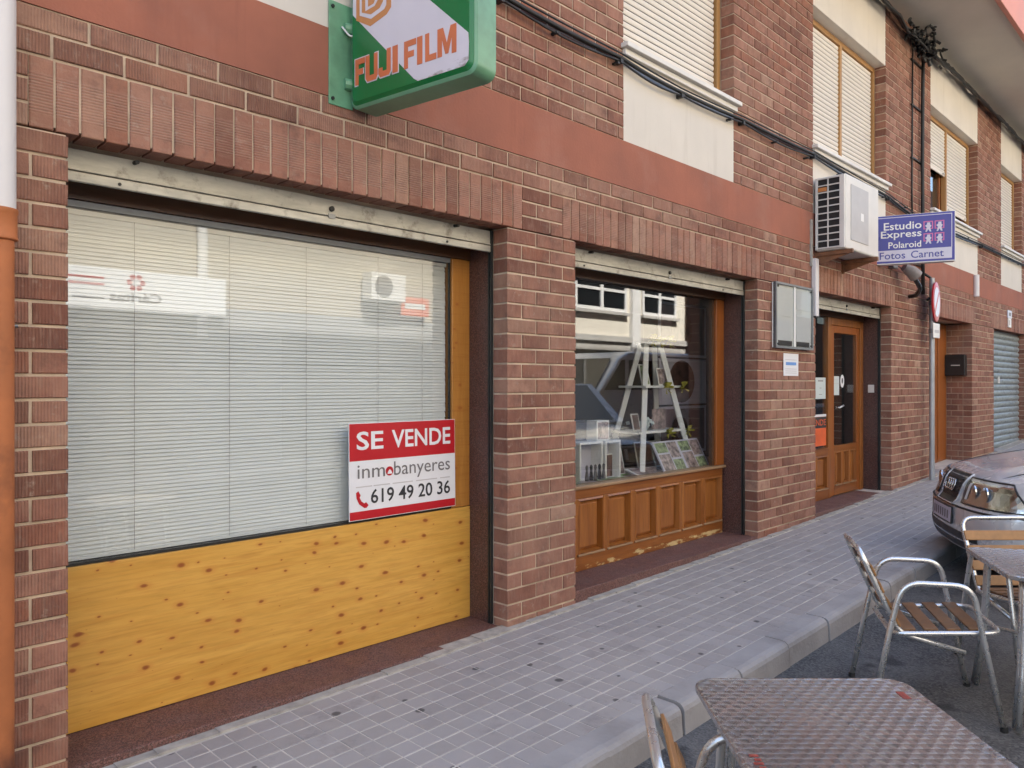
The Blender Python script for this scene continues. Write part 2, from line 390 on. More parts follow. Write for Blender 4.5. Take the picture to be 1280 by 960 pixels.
M['slatwood'] = wood_mat('oiled_slat_wood', (0.33, 0.155, 0.06), (0.42, 0.205, 0.085), 'x', 0.5)
M['glass'] = glass_mat('window_glass', 1.85)
M['glass1'] = glass_mat('shop_glass', 1.66)
M['galv'] = galv_mat('galvanised_shutter')
M['steel'] = simple('grey_steel', (0.22, 0.23, 0.24), 0.45, 0.6, nscale=10)
M['railgreen'] = simple('dark_guide_rail', (0.045, 0.05, 0.05), 0.4, 0.5)
M['galvpost'] = simple('galvanised_post', (0.40, 0.42, 0.44), 0.45, 0.5, nscale=8)
M['black'] = simple('black_rubber', (0.012, 0.012, 0.012), 0.55, var=0.2)
M['blackmetal'] = simple('black_enamel', (0.014, 0.014, 0.015), 0.35, var=0.1)
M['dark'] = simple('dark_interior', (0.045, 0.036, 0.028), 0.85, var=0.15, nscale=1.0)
M['room'] = simple('plain_interior', (0.30, 0.28, 0.25), 0.9, var=0.05, nscale=1.0)
M['blind'] = simple('white_blind_slat', (0.73, 0.74, 0.745), 0.45, var=0.02, nscale=3)
M['shutter'] = simple('ivory_roller_slat', (0.74, 0.69, 0.61), 0.5, var=0.03, nscale=3)
M['alu'] = alu_mat(); M['swirl'] = swirl_mat('engine_turned_steel'); M['asphalt'] = asphalt_mat()
M['pave'] = pave_mat('grey_paving'); M['joint'] = simple('pale_joint_mortar', (0.50, 0.455, 0.405), 0.9, var=0.2, nscale=9, dirt=0.55, dirtcol=(0.30, 0.27, 0.25))
M['kerb'] = simple('concrete_kerb', (0.315, 0.295, 0.285), 0.8, var=0.14, nscale=4, bumpd=0.003, bscale=45, dirt=0.7, dirtcol=(0.19, 0.165, 0.15))
M['cement'] = simple('cement_strip', (0.36, 0.33, 0.29), 0.9, var=0.22, nscale=16, bumpd=0.004, bscale=30)
M['green'] = simple('green_sign_face', (0.008, 0.15, 0.040), 0.25, var=0.05, nscale=3)
M['palegreen'] = simple('pale_green_housing', (0.14, 0.33, 0.20), 0.35, var=0.16, nscale=6, dirt=0.4, dirtcol=(0.05, 0.10, 0.06))
M['signwhite'] = simple('white_sign_face', (0.62, 0.57, 0.62), 0.3, var=0.05, nscale=3, dirt=0.12, dirtcol=(0.30, 0.25, 0.20))
t_ = M['signwhite'].node_tree; b_ = t_.nodes['Principled BSDF']; src = b_.inputs['Base Color'].links[0].from_socket
zz_ = sep(t_, posn(t_))[2]; dn = noise(t_, posn(t_, (7, 7, 16)), 1.0, 5, 0.65)
t_.links.new(mixc(t_, mapr(t_, mth(t_, 'ADD', dn, mapr(t_, zz_, 2.915, 2.99, 0.30, 0.0)), 0.70, 0.82, 0, 0.75), src, (0.16, 0.10, 0.07)), b_.inputs['Base Color'])
M['orange'] = simple('faded_orange_letter', (0.56, 0.145, 0.055), 0.35, var=0.06)
M['tan'] = simple('tan_emblem', (0.52, 0.21, 0.07), 0.35, var=0.06)
M['red'] = simple('red_print', (0.47, 0.012, 0.020), 0.35, var=0.05)
M['paper'] = simple('white_print', (0.74, 0.74, 0.76), 0.45, var=0.02)
M['ink'] = simple('dark_print', (0.03, 0.03, 0.034), 0.5, var=0.1)
M['greyink'] = simple('grey_print', (0.16, 0.15, 0.155), 0.5, var=0.1)
M['faintink'] = simple('faint_grey_print', (0.52, 0.50, 0.51), 0.5, var=0.05)
M['blue'] = simple('violet_blue_sign', (0.030, 0.030, 0.27), 0.3, var=0.05)
M['lilac'] = simple('lilac_white', (0.58, 0.56, 0.66), 0.35, var=0.04)
M['pink'] = simple('pink_print', (0.55, 0.12, 0.30), 0.4, var=0.15, nscale=50)
M['lightblue'] = simple('light_blue_print', (0.12, 0.28, 0.62), 0.5)
M['orangered'] = simple('orange_notice', (0.72, 0.13, 0.04), 0.45)
M['mint'] = simple('pale_notice', (0.55, 0.62, 0.62), 0.5, var=0.04)

# ------------------------------------------------------------------ ground
def strip(y0, y1, zf, x0=-12.0, x1=40.0, step=0.5, mb=None):
    mb = mb or MB(); n = int((x1-x0)/step); vs = []
    for i in range(n+1):
        x = x0 + i*step; vs += [(x, y0, zf(x)), (x, y1, zf(x))]
    return mb.add(vs, [(2*i, 2*i+2, 2*i+3, 2*i+1) for i in range(n)])
xs = [-600, -100, -40, -12] + [-10+k for k in range(50)] + [45, 60, 100, 600]
vs = []; fs = []
for x in xs: vs += [(x, -600, rz(x)), (x, 600, rz(x))]
for i in range(len(xs)-1): fs.append((2*i, 2*i+2, 2*i+3, 2*i+1))
road = struct(obj('road', MB().add(vs, fs), M['asphalt']))
sw = struct(obj('sidewalk', strip(-1.23, 0.5, lambda x: gz(x)-0.0022), M['joint']))

def chamfer(mb, x0, x1, y0, y1, z0, z1, c, axis, T=None):
    """box without its hidden back face; the face on -axis (y) or +axis (z) is inset by c"""
    if axis == 'y':
        vs = [(x0, y0+c, z0), (x1, y0+c, z0), (x1, y0+c, z1), (x0, y0+c, z1), (x0+c, y0, z0+c), (x1-c, y0, z0+c), (x1-c, y0, z1-c), (x0+c, y0, z1-c),
              (x0, y1, z0), (x1, y1, z0), (x1, y1, z1), (x0, y1, z1)]
        fs = [(4,5,6,7), (0,1,5,4), (1,2,6,5), (2,3,7,6), (3,0,4,7), (8,9,1,0), (9,10,2,1), (10,11,3,2), (11,8,0,3)]
    else:
        vs = [(x0, y0, z1-c), (x1, y0, z1-c), (x1, y1, z1-c), (x0, y1, z1-c), (x0+c, y0+c, z1), (x1-c, y0+c, z1), (x1-c, y1-c, z1), (x0+c, y1-c, z1),
              (x0, y0, z0), (x1, y0, z0), (x1, y1, z0), (x0, y1, z0)]
        fs = [(4,5,6,7), (0,1,5,4), (1,2,6,5), (2,3,7,6), (3,0,4,7), (8,9,1,0), (9,10,2,1), (10,11,3,2), (11,8,0,3)]
    if T is not None: vs = [T @ Vector(v) for v in vs]
    mb.add(vs, fs); return len(fs)

def area_px(pts):
    q = [proj(*p) for p in pts]
    if any(a is None for a in q): return 0
    cx = sum(a[0] for a in q)/len(q); cy = sum(a[1] for a in q)/len(q)
    if not (-15 < cx < 1295 and -15 < cy < 975): return 0
    return abs(sum(q[i][0]*q[(i+1) % len(q)][1] - q[(i+1) % len(q)][0]*q[i][1] for i in range(len(q))))/2
def rnd_attr(me, vals):
    a = me.attributes.new('rnd', 'FLOAT', 'FACE'); a.data.foreach_set('value', vals)

# paving tiles
TP = 0.1052; tiles = []
for i in range(int((24+4)/TP)):
    x = -4 + i*TP
    for j in range(11):
        y = -0.065 - (j+1)*TP
        if y < -1.225: continue
        a = area_px([(x, y, gz(x)), (x+TP, y, gz(x)), (x+TP, y+TP, gz(x)), (x, y+TP, gz(x))])
        tiles.append((a, x+TP/2, y+TP/2))
tiles.sort(key=lambda q: -q[0])
tm = []
for k in range(4):
    mb = MB(); e = [random.uniform(-0.0008, 0.0008) for _ in range(4)]
    chamfer(mb, -TP/2+0.0033+e[0], TP/2-0.0033+e[1], -TP/2+0.0046+e[2], TP/2-0.0046+e[3], -0.02, 0.0, 0.0016, 'z'); tm.append(mb.mesh('paving_tile'))
for a, x, y in tiles[:300]:
    o = link('paving_tile', random.choice(tm), M['pave'], sw)
    sl_ = (gz(x+0.1)-gz(x-0.1))/0.2
    o.location = (x, y, gz(x)+random.uniform(-0.0008, 0.001)); o.rotation_euler = (random.uniform(-.006, .006), -math.atan(sl_)+random.uniform(-.006, .006), random.uniform(-.006, .006))
mb = MB(); vals = []
for a, x, y in tiles[300:]:
    T = Matrix.Translation((x, y, gz(x)+random.uniform(-0.0008, 0.001))) @ Matrix.Rotation(-math.atan((gz(x+0.1)-gz(x-0.1))/0.2)+random.uniform(-.006, .006), 4, 'Y')
    n = chamfer(mb, -TP/2+0.0033, TP/2-0.0033, -TP/2+0.0046, TP/2-0.0046, -0.02, 0.0, 0.0016, 'z', T); r = random.random(); vals += [r]*n
o = stuff(obj('paving_tiles', mb, M['pave'], sw)); rnd_attr(o.data, vals)
# cement strip along the foot of the facade
mb = MB()
x = -6.0
while x < 22:
    l = random.uniform(0.12, 0.3); wd = random.uniform(0.045, 0.062)
    mb.box((x, -wd, gz(x)-0.03), (x+l, 0.05, gz(x+l)+random.uniform(0.001, 0.008))); x += l
stuff(obj('cement_edging', mb, M['cement'], sw))
# kerb
kerb = struct(obj('kerb', strip(-1.355, -1.225, lambda x: gz(x)-0.03), M['joint']))
def kerb_stone(L):
    mb = MB(); prof = [(-1.225, -0.25), (-1.225, 0.004), (-1.33, 0.003), (-1.352, -0.003), (-1.366, -0.016), (-1.373, -0.035), (-1.385, -0.25)]
    k = len(prof)
    mb.add([(0, a, b) for a, b in prof] + [(L, a, b) for a, b in prof], [tuple(range(k)), tuple(reversed(range(k, 2*k)))] + [(i+1, i, k+i, k+i+1) for i in range(k-1)])
    return mb.mesh('kerb_stone')
ks = kerb_stone(0.55); x = -5.9
while x < 22:
    o = link('kerb_stone', ks, M['kerb'], kerb); o.location = (x, random.uniform(-.005, .005), gz(x)+random.uniform(-.003, .003))
    o.rotation_euler = (0, -math.atan((gz(x+0.5)-gz(x))/0.5), random.uniform(-.006, .006)); x += 0.562

# ------------------------------------------------------------------ the brick building
bld = thing('brick_building', 'long red brick building with ground floor shopfronts and shuttered upper windows', 'building', (3.6, 0, 0))
CH = 0.0934; ZT = 2.94; OT = ZT - 5*CH; SOFF = 6.265
PIERS = [(0.30, 0.876), (3.293, 3.945), (6.56, 7.833), (10.119, 11.894), (13.872, 15.26), (17.75, 19.0)]
OPENS = [(0.876, 3.293), (3.945, 6.56), (7.833, 10.119), (11.894, 13.872), (15.26, 17.75)]
BAYS = [(0.85, 2.78), (4.487, 6.113), (7.773, 9.919), (11.71, 14.212), (15.776, 17.436)]
core = MB(); e = 0.006
for a, b in PIERS: core.box((a+e, 0.004, -0.4), (b-e, 0.45, OT))
core.box((0.30, 0.004, OT+0.02), (19.0, 0.45, ZT))
core.box((0.30, 0.02, ZT+0.0005), (19.0, 0.45, 3.2795))
UP = []; px = 0.30
for a, b in BAYS: UP.append((px, a)); px = b
UP.append((px, 19.0))
for a, b in UP: core.box((a+e, 0.004, 3.28), (b-e, 0.45, SOFF))
obj('wall', core, M['mortar'], bld)
bx('plaster_band', (0.30, -0.004, ZT+0.001), (19.0, 0.02, 3.279), M['redplaster'], bld)
for a, b in BAYS:
    bx('plaster_panel', (a+0.002, 0.0, 3.2805), (b-0.002, 0.40, 3.93), M['cream'], bld)
    bx('plaster_lintel', (a+0.002, 0.0, 5.45), (b-0.002, 0.40, SOFF-0.001), M['cream'], bld, bev=0.004)
# bricks
bricks = []   # x0,x1,z0,z1,material
def fill(x0, x1, z0, z1, L, from_right=False, phase=0, courses=None):
    n = int(round((z1-z0)/CH))
    for k in range(n):
        zt = z1 - k*CH; zb = zt - CH; off = (L/2 if (k+phase) % 2 else 0.0)
        cuts = []
        q = off
        while q < x1-x0-0.03:
            if q > 0.03: cuts.append(q)
            q += L
        if from_right: cuts = sorted((x1-x0)-c for c in cuts)
        ed = [0] + cuts + [x1-x0]
        for a, b in zip(ed[:-1], ed[1:]): bricks.append((x0+a, x0+b, zb, zt, 'brick', a == 0, b == x1-x0))
NB = 28
for i, (a, b) in enumerate(PIERS):
    L = {1: 0.2608, 2: (b-a)/5, 3: (b-a)/7, 4: (b-a)/5.5}.get(i, 0.2525)
    zb = OT - CH*27 if i < 3 else OT - CH*25
    fill(a, b, zb, OT, L, from_right=(i == 0))
def solds(a, b):
    n = max(1, round((b-a)/0.0885)); wd = (b-a)/n
    for k in range(n): bricks.append((a+k*wd, a+(k+1)*wd, OT, OT+3*CH, 'soldier', False, False))
OH = 0.135; px = 0.30
for a, b in OPENS:
    fill(px, a-OH, OT, OT+3*CH, 0.2608, from_right=(px < 0.5)); solds(a-OH, b+OH); px = b+OH
fill(px, 19.0, OT, OT+3*CH, 0.2525)
fill(0.30, 19.0, OT+3*CH, ZT, 0.2608, phase=1)
for a, b in UP: fill(a, b, 3.28, 3.28+CH*32, 0.2525)
rows = []
for q in bricks:
    x0, x1, z0, z1, k, l, r_ = q
    rows.append((area_px([(x0, 0, z0), (x1, 0, z0), (x1, 0, z1), (x0, 0, z1)]), q))
rows.sort(key=lambda q: -q[0])
cache = {}
def brick_dims(q):
    x0, x1, z0, z1, k, l, r_ = q; J = 0.0062 if k == 'brick' else 0.0048
    a = x0 + (0 if l else J); b = x1 - (0 if r_ else J)
    return a, b, z0 + 0.0062, z1 - 0.0062
bm_stuff = {'brick': (MB(), []), 'soldier': (MB(), [])}
for idx, (ar, q) in enumerate(rows):
    if q[3] < -0.05: continue
    a, b, c, d = brick_dims(q); yo = -0.004 + random.uniform(-0.002, 0.002)
    if idx < 300:
        key = (q[4], round(b-a, 3), round(d-c, 3), random.randint(0, 2))
        if key not in cache:
            mb = MB(); chamfer(mb, -(b-a)/2, (b-a)/2, 0, 0.125, -(d-c)/2, (d-c)/2, 0.0032, 'y')
            mb.v = [(x+random.uniform(-.0012, .0012), y, z+random.uniform(-.0012, .0012)) for x, y, z in mb.v]
            cache[key] = mb.mesh('brick')
        o = link('brick', cache[key], M[q[4]], bld); o.location = ((a+b)/2, yo, (c+d)/2)
        o.rotation_euler = (random.uniform(-.006, .006), random.uniform(-.004, .004), random.uniform(-.006, .006))
    else:
        mb, vals = bm_stuff[q[4]]; n = chamfer(mb, a, b, yo, 0.125, c, d, 0.0032, 'y'); vals += [random.random()]*n
for k, (mb, vals) in bm_stuff.items():
    o = stuff(obj('bricks', mb, M[k], bld)); rnd_attr(o.data, vals)
# deeper reveal bricks: recessed doorway and upper windows
mb = MB(); vals = []
def reveal(xf, y0, y1, z0, z1, sgn=1):
    n = int((z1-z0)/CH)
    for k in range(n):
        zt = z1 - k*CH; zb = zt-CH; ed = [y0, (y0+y1)/2+(0.05 if k % 2 else -0.05), y1] if y1-y0 > 0.16 else [y0, y1]
        for a, b in zip(ed[:-1], ed[1:]):
            mb.box((xf, a+0.005, zb+0.0055), (xf+0.05*sgn, b-0.005, zt-0.0055)); vals.extend([random.random()]*6)
reveal(13.872, 0.128, 0.372, OT-CH*24, OT)
o = stuff(obj('reveal_bricks', mb, M['brick'], bld)); rnd_attr(o.data, vals)

# roof overhang and storeys above
up = MB().box((0.30, -1.0, 6.60), (19.0, 10.0, 12.1)); obj('upper_storeys', up, M['cream'], bld)
bx('soffit', (0.30, -0.97, SOFF), (19.0, 0.45, 6.595), M['soffit'], bld)
bx('fascia', (0.30, -1.03, SOFF-0.03), (19.0, -0.972, 6.72), M['salmon'], bld, bev=0.006)
# interior masses (rooms behind the glass)
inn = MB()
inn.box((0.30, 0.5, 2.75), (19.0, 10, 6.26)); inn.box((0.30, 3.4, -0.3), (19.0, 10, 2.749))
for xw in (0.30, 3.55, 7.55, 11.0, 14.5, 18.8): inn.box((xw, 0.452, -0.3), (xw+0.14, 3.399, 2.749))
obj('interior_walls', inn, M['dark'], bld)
bx('interior_floor', (0.45, 0.452, -0.3), (18.8, 3.398, 0.0), M['room'], bld)

# ---- upper windows
def slat_mesh(L, hgt):
    mb = MB(); n = 5; vs = []
    for xx in (0, L):
        for k in range(n):
            t = k/(n-1); vs.append((xx, -0.0075*math.sin(math.pi*t)+0.004, t*hgt))
        vs.append((xx, 0.009, hgt)); vs.append((xx, 0.009, 0))
    k = n+2; mb.add(vs, [(i, k+i, k+(i+1) % k, (i+1) % k) for i in range(k)] + [tuple(range(k)), tuple(reversed(range(k, 2*k)))])
    me = mb.mesh('shutter_slat'); return me
def upper_window(a, b, panels, lowered):
    fy = 0.13; z0, z1 = 3.985, 5.45; ft = 0.055
    fr = MB().box((a, fy, z0), (a+ft, fy+0.07, z1)).box((b-ft, fy, z0), (b, fy+0.07, z1)).box((a+ft, fy, z1-ft), (b-ft, fy+0.07, z1)).box((a+ft, fy+0.01, z0), (b-ft, fy+0.07, z0+0.03))
    wobj = obj('window', fr, M['ochrewood'], bld, bev=0.003)
    wd = (b-a-2*ft)
    for k in range(panels):
        p0 = a+ft+wd*k/panels; p1 = a+ft+wd*(k+1)/panels
        if k: bx('mullion', (p0-0.025, fy-0.003, z0+0.031), (p0+0.025, fy+0.07, z1-ft-0.001), M['ochrewood'], wobj, bev=0.003)
        q0, q1 = p0+0.028, p1-0.028
        low = lowered[k]; sh = 0.0505; me = slat_mesh(q1-q0, sh-0.0085); zz = z1-ft-sh
        zend = z0+0.03+(z1-z0)*low
        while zz > zend:
            o = link('shutter_slat', me, M['shutter'], wobj); o.location = (q0, fy+0.02, zz); zz -= sh
        obj('end_rail', MB().box((q0, fy+0.016, zz+sh-0.05), (q1, fy+0.034, zz+sh-0.004)), M['shutter'], wobj, bev=0.003)
        bx('stopper', ((q0*0.9+q1*0.1)-0.02, fy-0.012, zz+sh-0.035), ((q0*0.9+q1*0.1)+0.02, fy+0.016, zz+sh-0.018), M['offwhite'], wobj)
        bx('stopper', ((q0*0.1+q1*0.9)-0.02, fy-0.012, zz+sh-0.035), ((q0*0.1+q1*0.9)+0.02, fy+0.016, zz+sh-0.018), M['offwhite'], wobj)
        bx('shutter_back', (q0-0.02, fy+0.035, zz+sh), (q1+0.02, fy+0.039, z1-0.01), M['dark'], wobj)
        if low > 0.05:
            for s0, s1 in ((q0, (q0+q1)/2), ((q0+q1)/2, q1)):
                cs = MB().box((s0+0.005, fy+0.075, z0+0.03), (s0+0.06, fy+0.11, z1-0.03)).box((s1-0.06, fy+0.075, z0+0.03), (s1-0.005, fy+0.11, z1-0.03)).box((s0+0.06, fy+0.075, z0+0.03), (s1-0.06, fy+0.11, z0+0.09))
                obj('casement', cs, M['doorwood'], wobj, bev=0.003)
                bx('pane', (s0+0.05, fy+0.09, z0+0.08), (s1-0.05, fy+0.096, z1-0.03), M['glass'], wobj)
    sill = MB().box((a-0.03, -0.065, 3.945), (b+0.04, 0.128, 3.982)); obj('window_sill', sill, M['offwhite'], wobj, bev=0.006)
    bx('sill_rail', (a-0.01, -0.03, 3.90), (b+0.02, -0.001, 3.944), M['offwhite'], wobj, bev=0.004)
    return wobj
upper_window(0.85, 2.78, 2, (0, 0)); upper_window(4.487, 6.113, 1, (0,)); upper_window(7.773, 9.919, 2, (0, 0))
upper_window(11.71, 14.212, 2, (0.46, 0.12)); upper_window(15.776, 17.436, 1, (0.0,))

# ---- shopfront linings, sills, roller shutter ends
SILLS = [0.0, 0.095, 0.15, 0.225, 0.33]
FY = 0.335
for i in range(3):
    a, b = OPENS[i]; sz = SILLS[i]
    bx('granite_sill', (a+0.003, 0.004, -0.4), (b-0.003, FY+0.03, sz), M['granite_sill'], bld, bev=0.004)
    bx('granite_jamb', (b-0.009, 0.152, sz+0.001), (b+0.1, FY+0.1, OT-0.01), M['granite'], bld)
    bx('granite_jamb', (a-0.1, 0.152, sz+0.001), (a+0.009, FY+0.1, OT-0.01), M['granite'], bld)
    for xx, s in ((b, -1), (a, 1)):
        u = MB(); x0, x1 = sorted((xx, xx+s*0.018)); u.box((x0, 0.127, sz+0.001), (x1, 0.137, OT-0.005)); u.box((x0, 0.146, sz+0.001), (x1, 0.156, OT-0.005)); u.box((xx-0.002, 0.1371, sz+0.001), (xx+0.002, 0.1459, OT-0.006))
        obj('guide_rail', u, M['railgreen'], bld)
    top = OT-0.008
    sh = obj('roller_shutter', MB().box((a+0.006, 0.135, top-0.088), (b-0.006, 0.150, top)).box((a+0.006, 0.129, top-0.088), (b-0.006, 0.1349, top-0.080)), M['galv'], bld, bev=0.003)
    bx('bottom_rail', (a+0.006, 0.131, top-0.133), (b-0.006, 0.152, top-0.092), M['galv'], sh, bev=0.004)
    mx = (a+b)/2+0.05
    lk = MB().lathe([(0.014, 0), (0.014, 0.012), (0.008, 0.014)], Matrix.Translation((mx, 0.135, top-0.05)) @ Matrix.Rotation(R(90), 4, 'X'), 14)
    obj('lock', lk, M['black'], sh)
    bx('latch', (mx-0.02, 0.126, top-0.1), (mx+0.02, 0.1305, top-0.076), M['steel'], sh)
    for fx in (0.12, 0.87):
        qx = a+(b-a)*fx
        obj('stop_bolt', MB().tube([(qx, 0.134, top-0.012), (qx, 0.095, top-0.016)], 0.009, 8), M['black'], sh)
        obj('rivet', MB().tube([(qx-0.06, 0.1305, top-0.115), (qx-0.06, 0.126, top-0.115)], 0.007, 8), M['black'], sh)
    bx('header', (a+0.01, FY-0.01, OT-0.17), (b-0.01, FY+0.07, OT-0.002), M['darkwood'], bld)

# ---- shop window 1 : blind, pine panel
w1 = obj('shop_window', MB().box((3.135, FY, 0.72), (3.284, FY+0.07, OT-0.172)), M['pine_v'], bld, bev=0.004)
bx('pine_panel', (0.886, FY-0.004, 0.004), (3.283, FY+0.05, 0.716), M['pine'], w1, bev=0.002)
bx('glazing_bar', (0.886, FY+0.01, 0.7165), (3.134, FY+0.06, 0.728), M['black'], w1)
bx('glazing_bar', (3.128, FY+0.016, 0.7285), (3.1345, FY+0.036, OT-0.172), M['black'], w1)
bx('glazing_bar', (0.886, FY+0.01, OT-0.20), (3.1275, FY+0.06, OT-0.1725), M['steel'], w1)
bx('pane', (0.886, FY+0.025, 0.7285), (3.1275, FY+0.031, OT-0.2005), M['glass1'], w1)
bl = thing('venetian_blind', 'closed white venetian blind behind the large shop window above the pine panel', 'blind', (2.0, 0.392, 0.74))
bz = OT-0.225; bx('head_rail', (0.9, 0.38, bz), (3.125, 0.405, bz+0.022), M['offwhite'], bl, bev=0.002)
mb = MB(); Ls = 2.222; vs = []
for xx in (0, Ls):
    for k in range(4):
        t = k/3-0.5; yy = t*0.0135; zz = t*0.0225; cv = 0.0016*(1-4*t*t)
        vs.append((xx, yy-cv, zz))
mb.add(vs, [(i, i+1, 5+i, 4+i) for i in range(3)]); slat = mb.mesh('slat')
for p in slat.polygons: p.use_smooth = True
z = bz-0.012; n = 0
while z > 0.745:
    o = link('slat', slat, M['blind'], bl); o.location = (0.9+random.uniform(-.002, .002)-2.0, 0, z-0.74)
    o.rotation_euler = (random.uniform(-.06, .06)+0.10, random.uniform(-.0012, .0012), 0); z -= 0.0186; o.matrix_parent_inverse = Matrix.Identity(4)
bx('bottom_rail', (0.9, 0.383, 0.732), (3.125, 0.401, 0.745), M['blind'], bl)
for xx in (1.25, 1.70, 2.13, 2.60, 2.93):
    obj('cord', MB().tube([(xx, 0.3785, bz), (xx, 0.3785, 0.745)], 0.001, 5), M['greyink'], bl)
# for-sale board
sb = thing('sale_board', 'red and white for-sale board with phone number leaning at the corner of the shop window', 'sign', (2.76, 0.31, 0.73))
SB0 = Vector((2.36, 0.312, 0.735)); sx = Vector((1, 0.012, 0)).normalized(); sz_ = Vector((0, 0.012, 1)).normalized(); sn = sx.cross(sz_); W_, H_ = 0.79, 0.548
mb = MB().prism([(0, 0), (W_, 0), (W_, H_), (0, H_)], SB0, sx, sz_, sn, -0.006, 0.0); obj('board', mb, M['paper'], sb)
def flat(poly, m, parent, O, ux, uy, off=0.001, name='print', local=False):
    n = Vector(ux).cross(Vector(uy)); mbb = MB().prism(poly, O, ux, uy, n, 0.0002, off); return obj(name, mbb, m, parent, local=local)
def rect(a, b, c, d): return [(a, b), (c, b), (c, d), (a, d)]
flat(rect(0.003, 0.335, W_-0.003, H_-0.003), M['red'], sb, SB0, sx, sz_, name='red_field')
flat(rect(0.003, 0.003, W_-0.003, 0.05), M['red'], sb, SB0, sx, sz_, name='red_strip')
lettering('SE', (0.05, 0.395, 0.235, 0.50), SB0, sx, sz_, M['paper'], sb, bold=0.018)
lettering('VENDE', (0.295, 0.395, 0.75, 0.50), SB0, sx, sz_, M['paper'], sb, bold=0.018)
lettering('inm', (0.055, 0.235, 0.245, 0.31), SB0, sx, sz_, M['greyink'], sb)
disc = [(0.278+0.027*math.cos(q*0.314), 0.262+0.027*math.sin(q*0.314)) for q in range(20)]
flat(disc, M['red'], sb, SB0, sx, sz_, 0.002, 'emblem'); flat([(0.262, 0.246), (0.296, 0.246), (0.29, 0.262), (0.279, 0.272), (0.268, 0.262)], M['paper'], sb, SB0, sx, sz_, 0.003, 'emblem_figure')
lettering('banyeres', (0.31, 0.208, 0.745, 0.315), SB0, sx, sz_, M['greyink'], sb)
for a, b in ((0.045, 0.155), (0.165, 0.28), (0.30, 0.45), (0.475, 0.64), (0.665, 0.745)): flat(rect(a, 0.184, b, 0.190), M['faintink'], sb, SB0, sx, sz_, name='fine_print')
lettering('619 49 20 36', (0.145, 0.085, 0.745, 0.168), SB0, sx, sz_, M['ink'], sb, bold=0.012)
ph = [(0.045, 0.155), (0.06, 0.165), (0.075, 0.14), (0.068, 0.128), (0.08, 0.106), (0.10, 0.092), (0.112, 0.098), (0.128, 0.08), (0.115, 0.066), (0.10, 0.066), (0.066, 0.09), (0.048, 0.125)]
flat(ph, M['red'], sb, SB0, sx, sz_, 0.002, 'handset')

# ---- shop window 2 : display window with raised panels
def panelled(prefix, x0, x1, z0, z1, n, y, parent, m1, m2):
    """a wainscot: stiles and rails with raised panels"""
    t = 0.05; wdt = (x1-x0)/n
    bx('bottom_rail', (x0, y, z0), (x1, y+0.05, z0+0.115), m2, parent, bev=0.003)
    bx('top_rail', (x0, y, z1-0.07), (x1, y+0.05, z1), m2, parent, bev=0.003)
    for k in range(n+1):
        xx = x0+k*wdt; bx('stile', (max(x0, xx-t/2), y+0.001, z0+0.1155), (min(x1, xx+t/2), y+0.05, z1-0.0705), m1, parent, bev=0.003)
    for k in range(n):
        a, b = x0+k*wdt+t/2+(t/2 if k == 0 else 0)*0, x0+(k+1)*wdt-t/2; c, d = z0+0.116, z1-0.071; i1, i2 = 0.022, 0.042
        mbp = MB(); yy = y+0.012; rings = [(0, yy-0.006), (0.016, yy-0.016), (0.026, yy+0.034), (0.055, yy+0.014)]
        vs = []; fs = []
        for q, yq in rings: vs += [(a+q, yq, c+q), (b-q, yq, c+q), (b-q, yq, d-q), (a+q, yq, d-q)]
        for r_ in range(3):
            for s in range(4): fs.append((4*r_+s, 4*r_+(s+1) % 4, 4*r_+4+(s+1) % 4, 4*r_+4+s))
        fs.append((12, 13, 14, 15)); mbp.add(vs, fs); obj('panel', mbp, m1, parent)
        bx('ledge', (a-0.006, y-0.012, c-0.004), (b+0.006, y+0.01, c+0.012), M['weather'], parent, bev=0.003)
M['weather'] = wood_mat('weathered_oak_ledge', (0.24, 0.135, 0.065), (0.36, 0.23, 0.125), 'x', 0.6)
w2 = obj('shop_window', MB().box((6.405, FY, 0.737), (6.55, FY+0.07, OT-0.172)), M['doorwood'], bld, bev=0.006)
bx('jamb', (3.956, FY, 0.737), (4.06, FY+0.07, OT-0.172), M['doorwood'], w2, bev=0.006)
panelled('w2', 3.99, 6.52, SILLS[1]+0.001, 0.711, 7, FY, w2, M['oak'], M['oak_x'])
bx('sill_ledge', (3.956, FY-0.022, 0.712), (6.55, FY+0.10, 0.736), M['weather'], w2, bev=0.006)
bx('glazing_bar', (6.37, FY+0.02, 0.737), (6.404, FY+0.06, OT-0.172), M['darkwood'], w2)
bx('pane', (4.061, FY+0.025, 0.7365), (6.369, FY+0.031, OT-0.171), M['glass'], w2)
bx('display_floor', (3.70, FY+0.101, 0.60), (7.5, 1.5, 0.70), M['room'], w2)

# ---- shop door, opening 3
dr = obj('shop_door', MB().box((9.0, FY, SILLS[2]+0.001), (9.10, FY+0.07, OT-0.172)).box((10.01, FY, SILLS[2]+0.001), (10.11, FY+0.07, OT-0.172)).box((9.101, FY, OT-0.26), (10.009, FY+0.07, OT-0.172)), M['oak'], bld, bev=0.005)
bx('door_stile', (9.103, FY+0.012, SILLS[2]+0.01), (9.20, FY+0.06, OT-0.262), M['doorwood'], dr, bev=0.005)
bx('door_stile', (9.915, FY+0.012, SILLS[2]+0.01), (10.007, FY+0.06, OT-0.262), M['doorwood'], dr, bev=0.005)
bx('door_rail', (9.201, FY+0.012, OT-0.35), (9.914, FY+0.06, OT-0.262), M['doorwood'], dr, bev=0.005)
panelled('d', 9.201, 9.914, SILLS[2]+0.012, 0.76, 3, FY+0.011, dr, M['oak'], M['oak_x'])
bx('pane', (9.201, FY+0.03, 0.761), (9.914, FY+0.036, OT-0.351), M['glass'], dr)
obj('door_handle', MB().tube([(9.235, FY+0.01, 1.22), (9.235, FY-0.04, 1.22), (9.33, FY-0.05, 1.245)], 0.012, 8), M['alu'], dr, smooth=True)
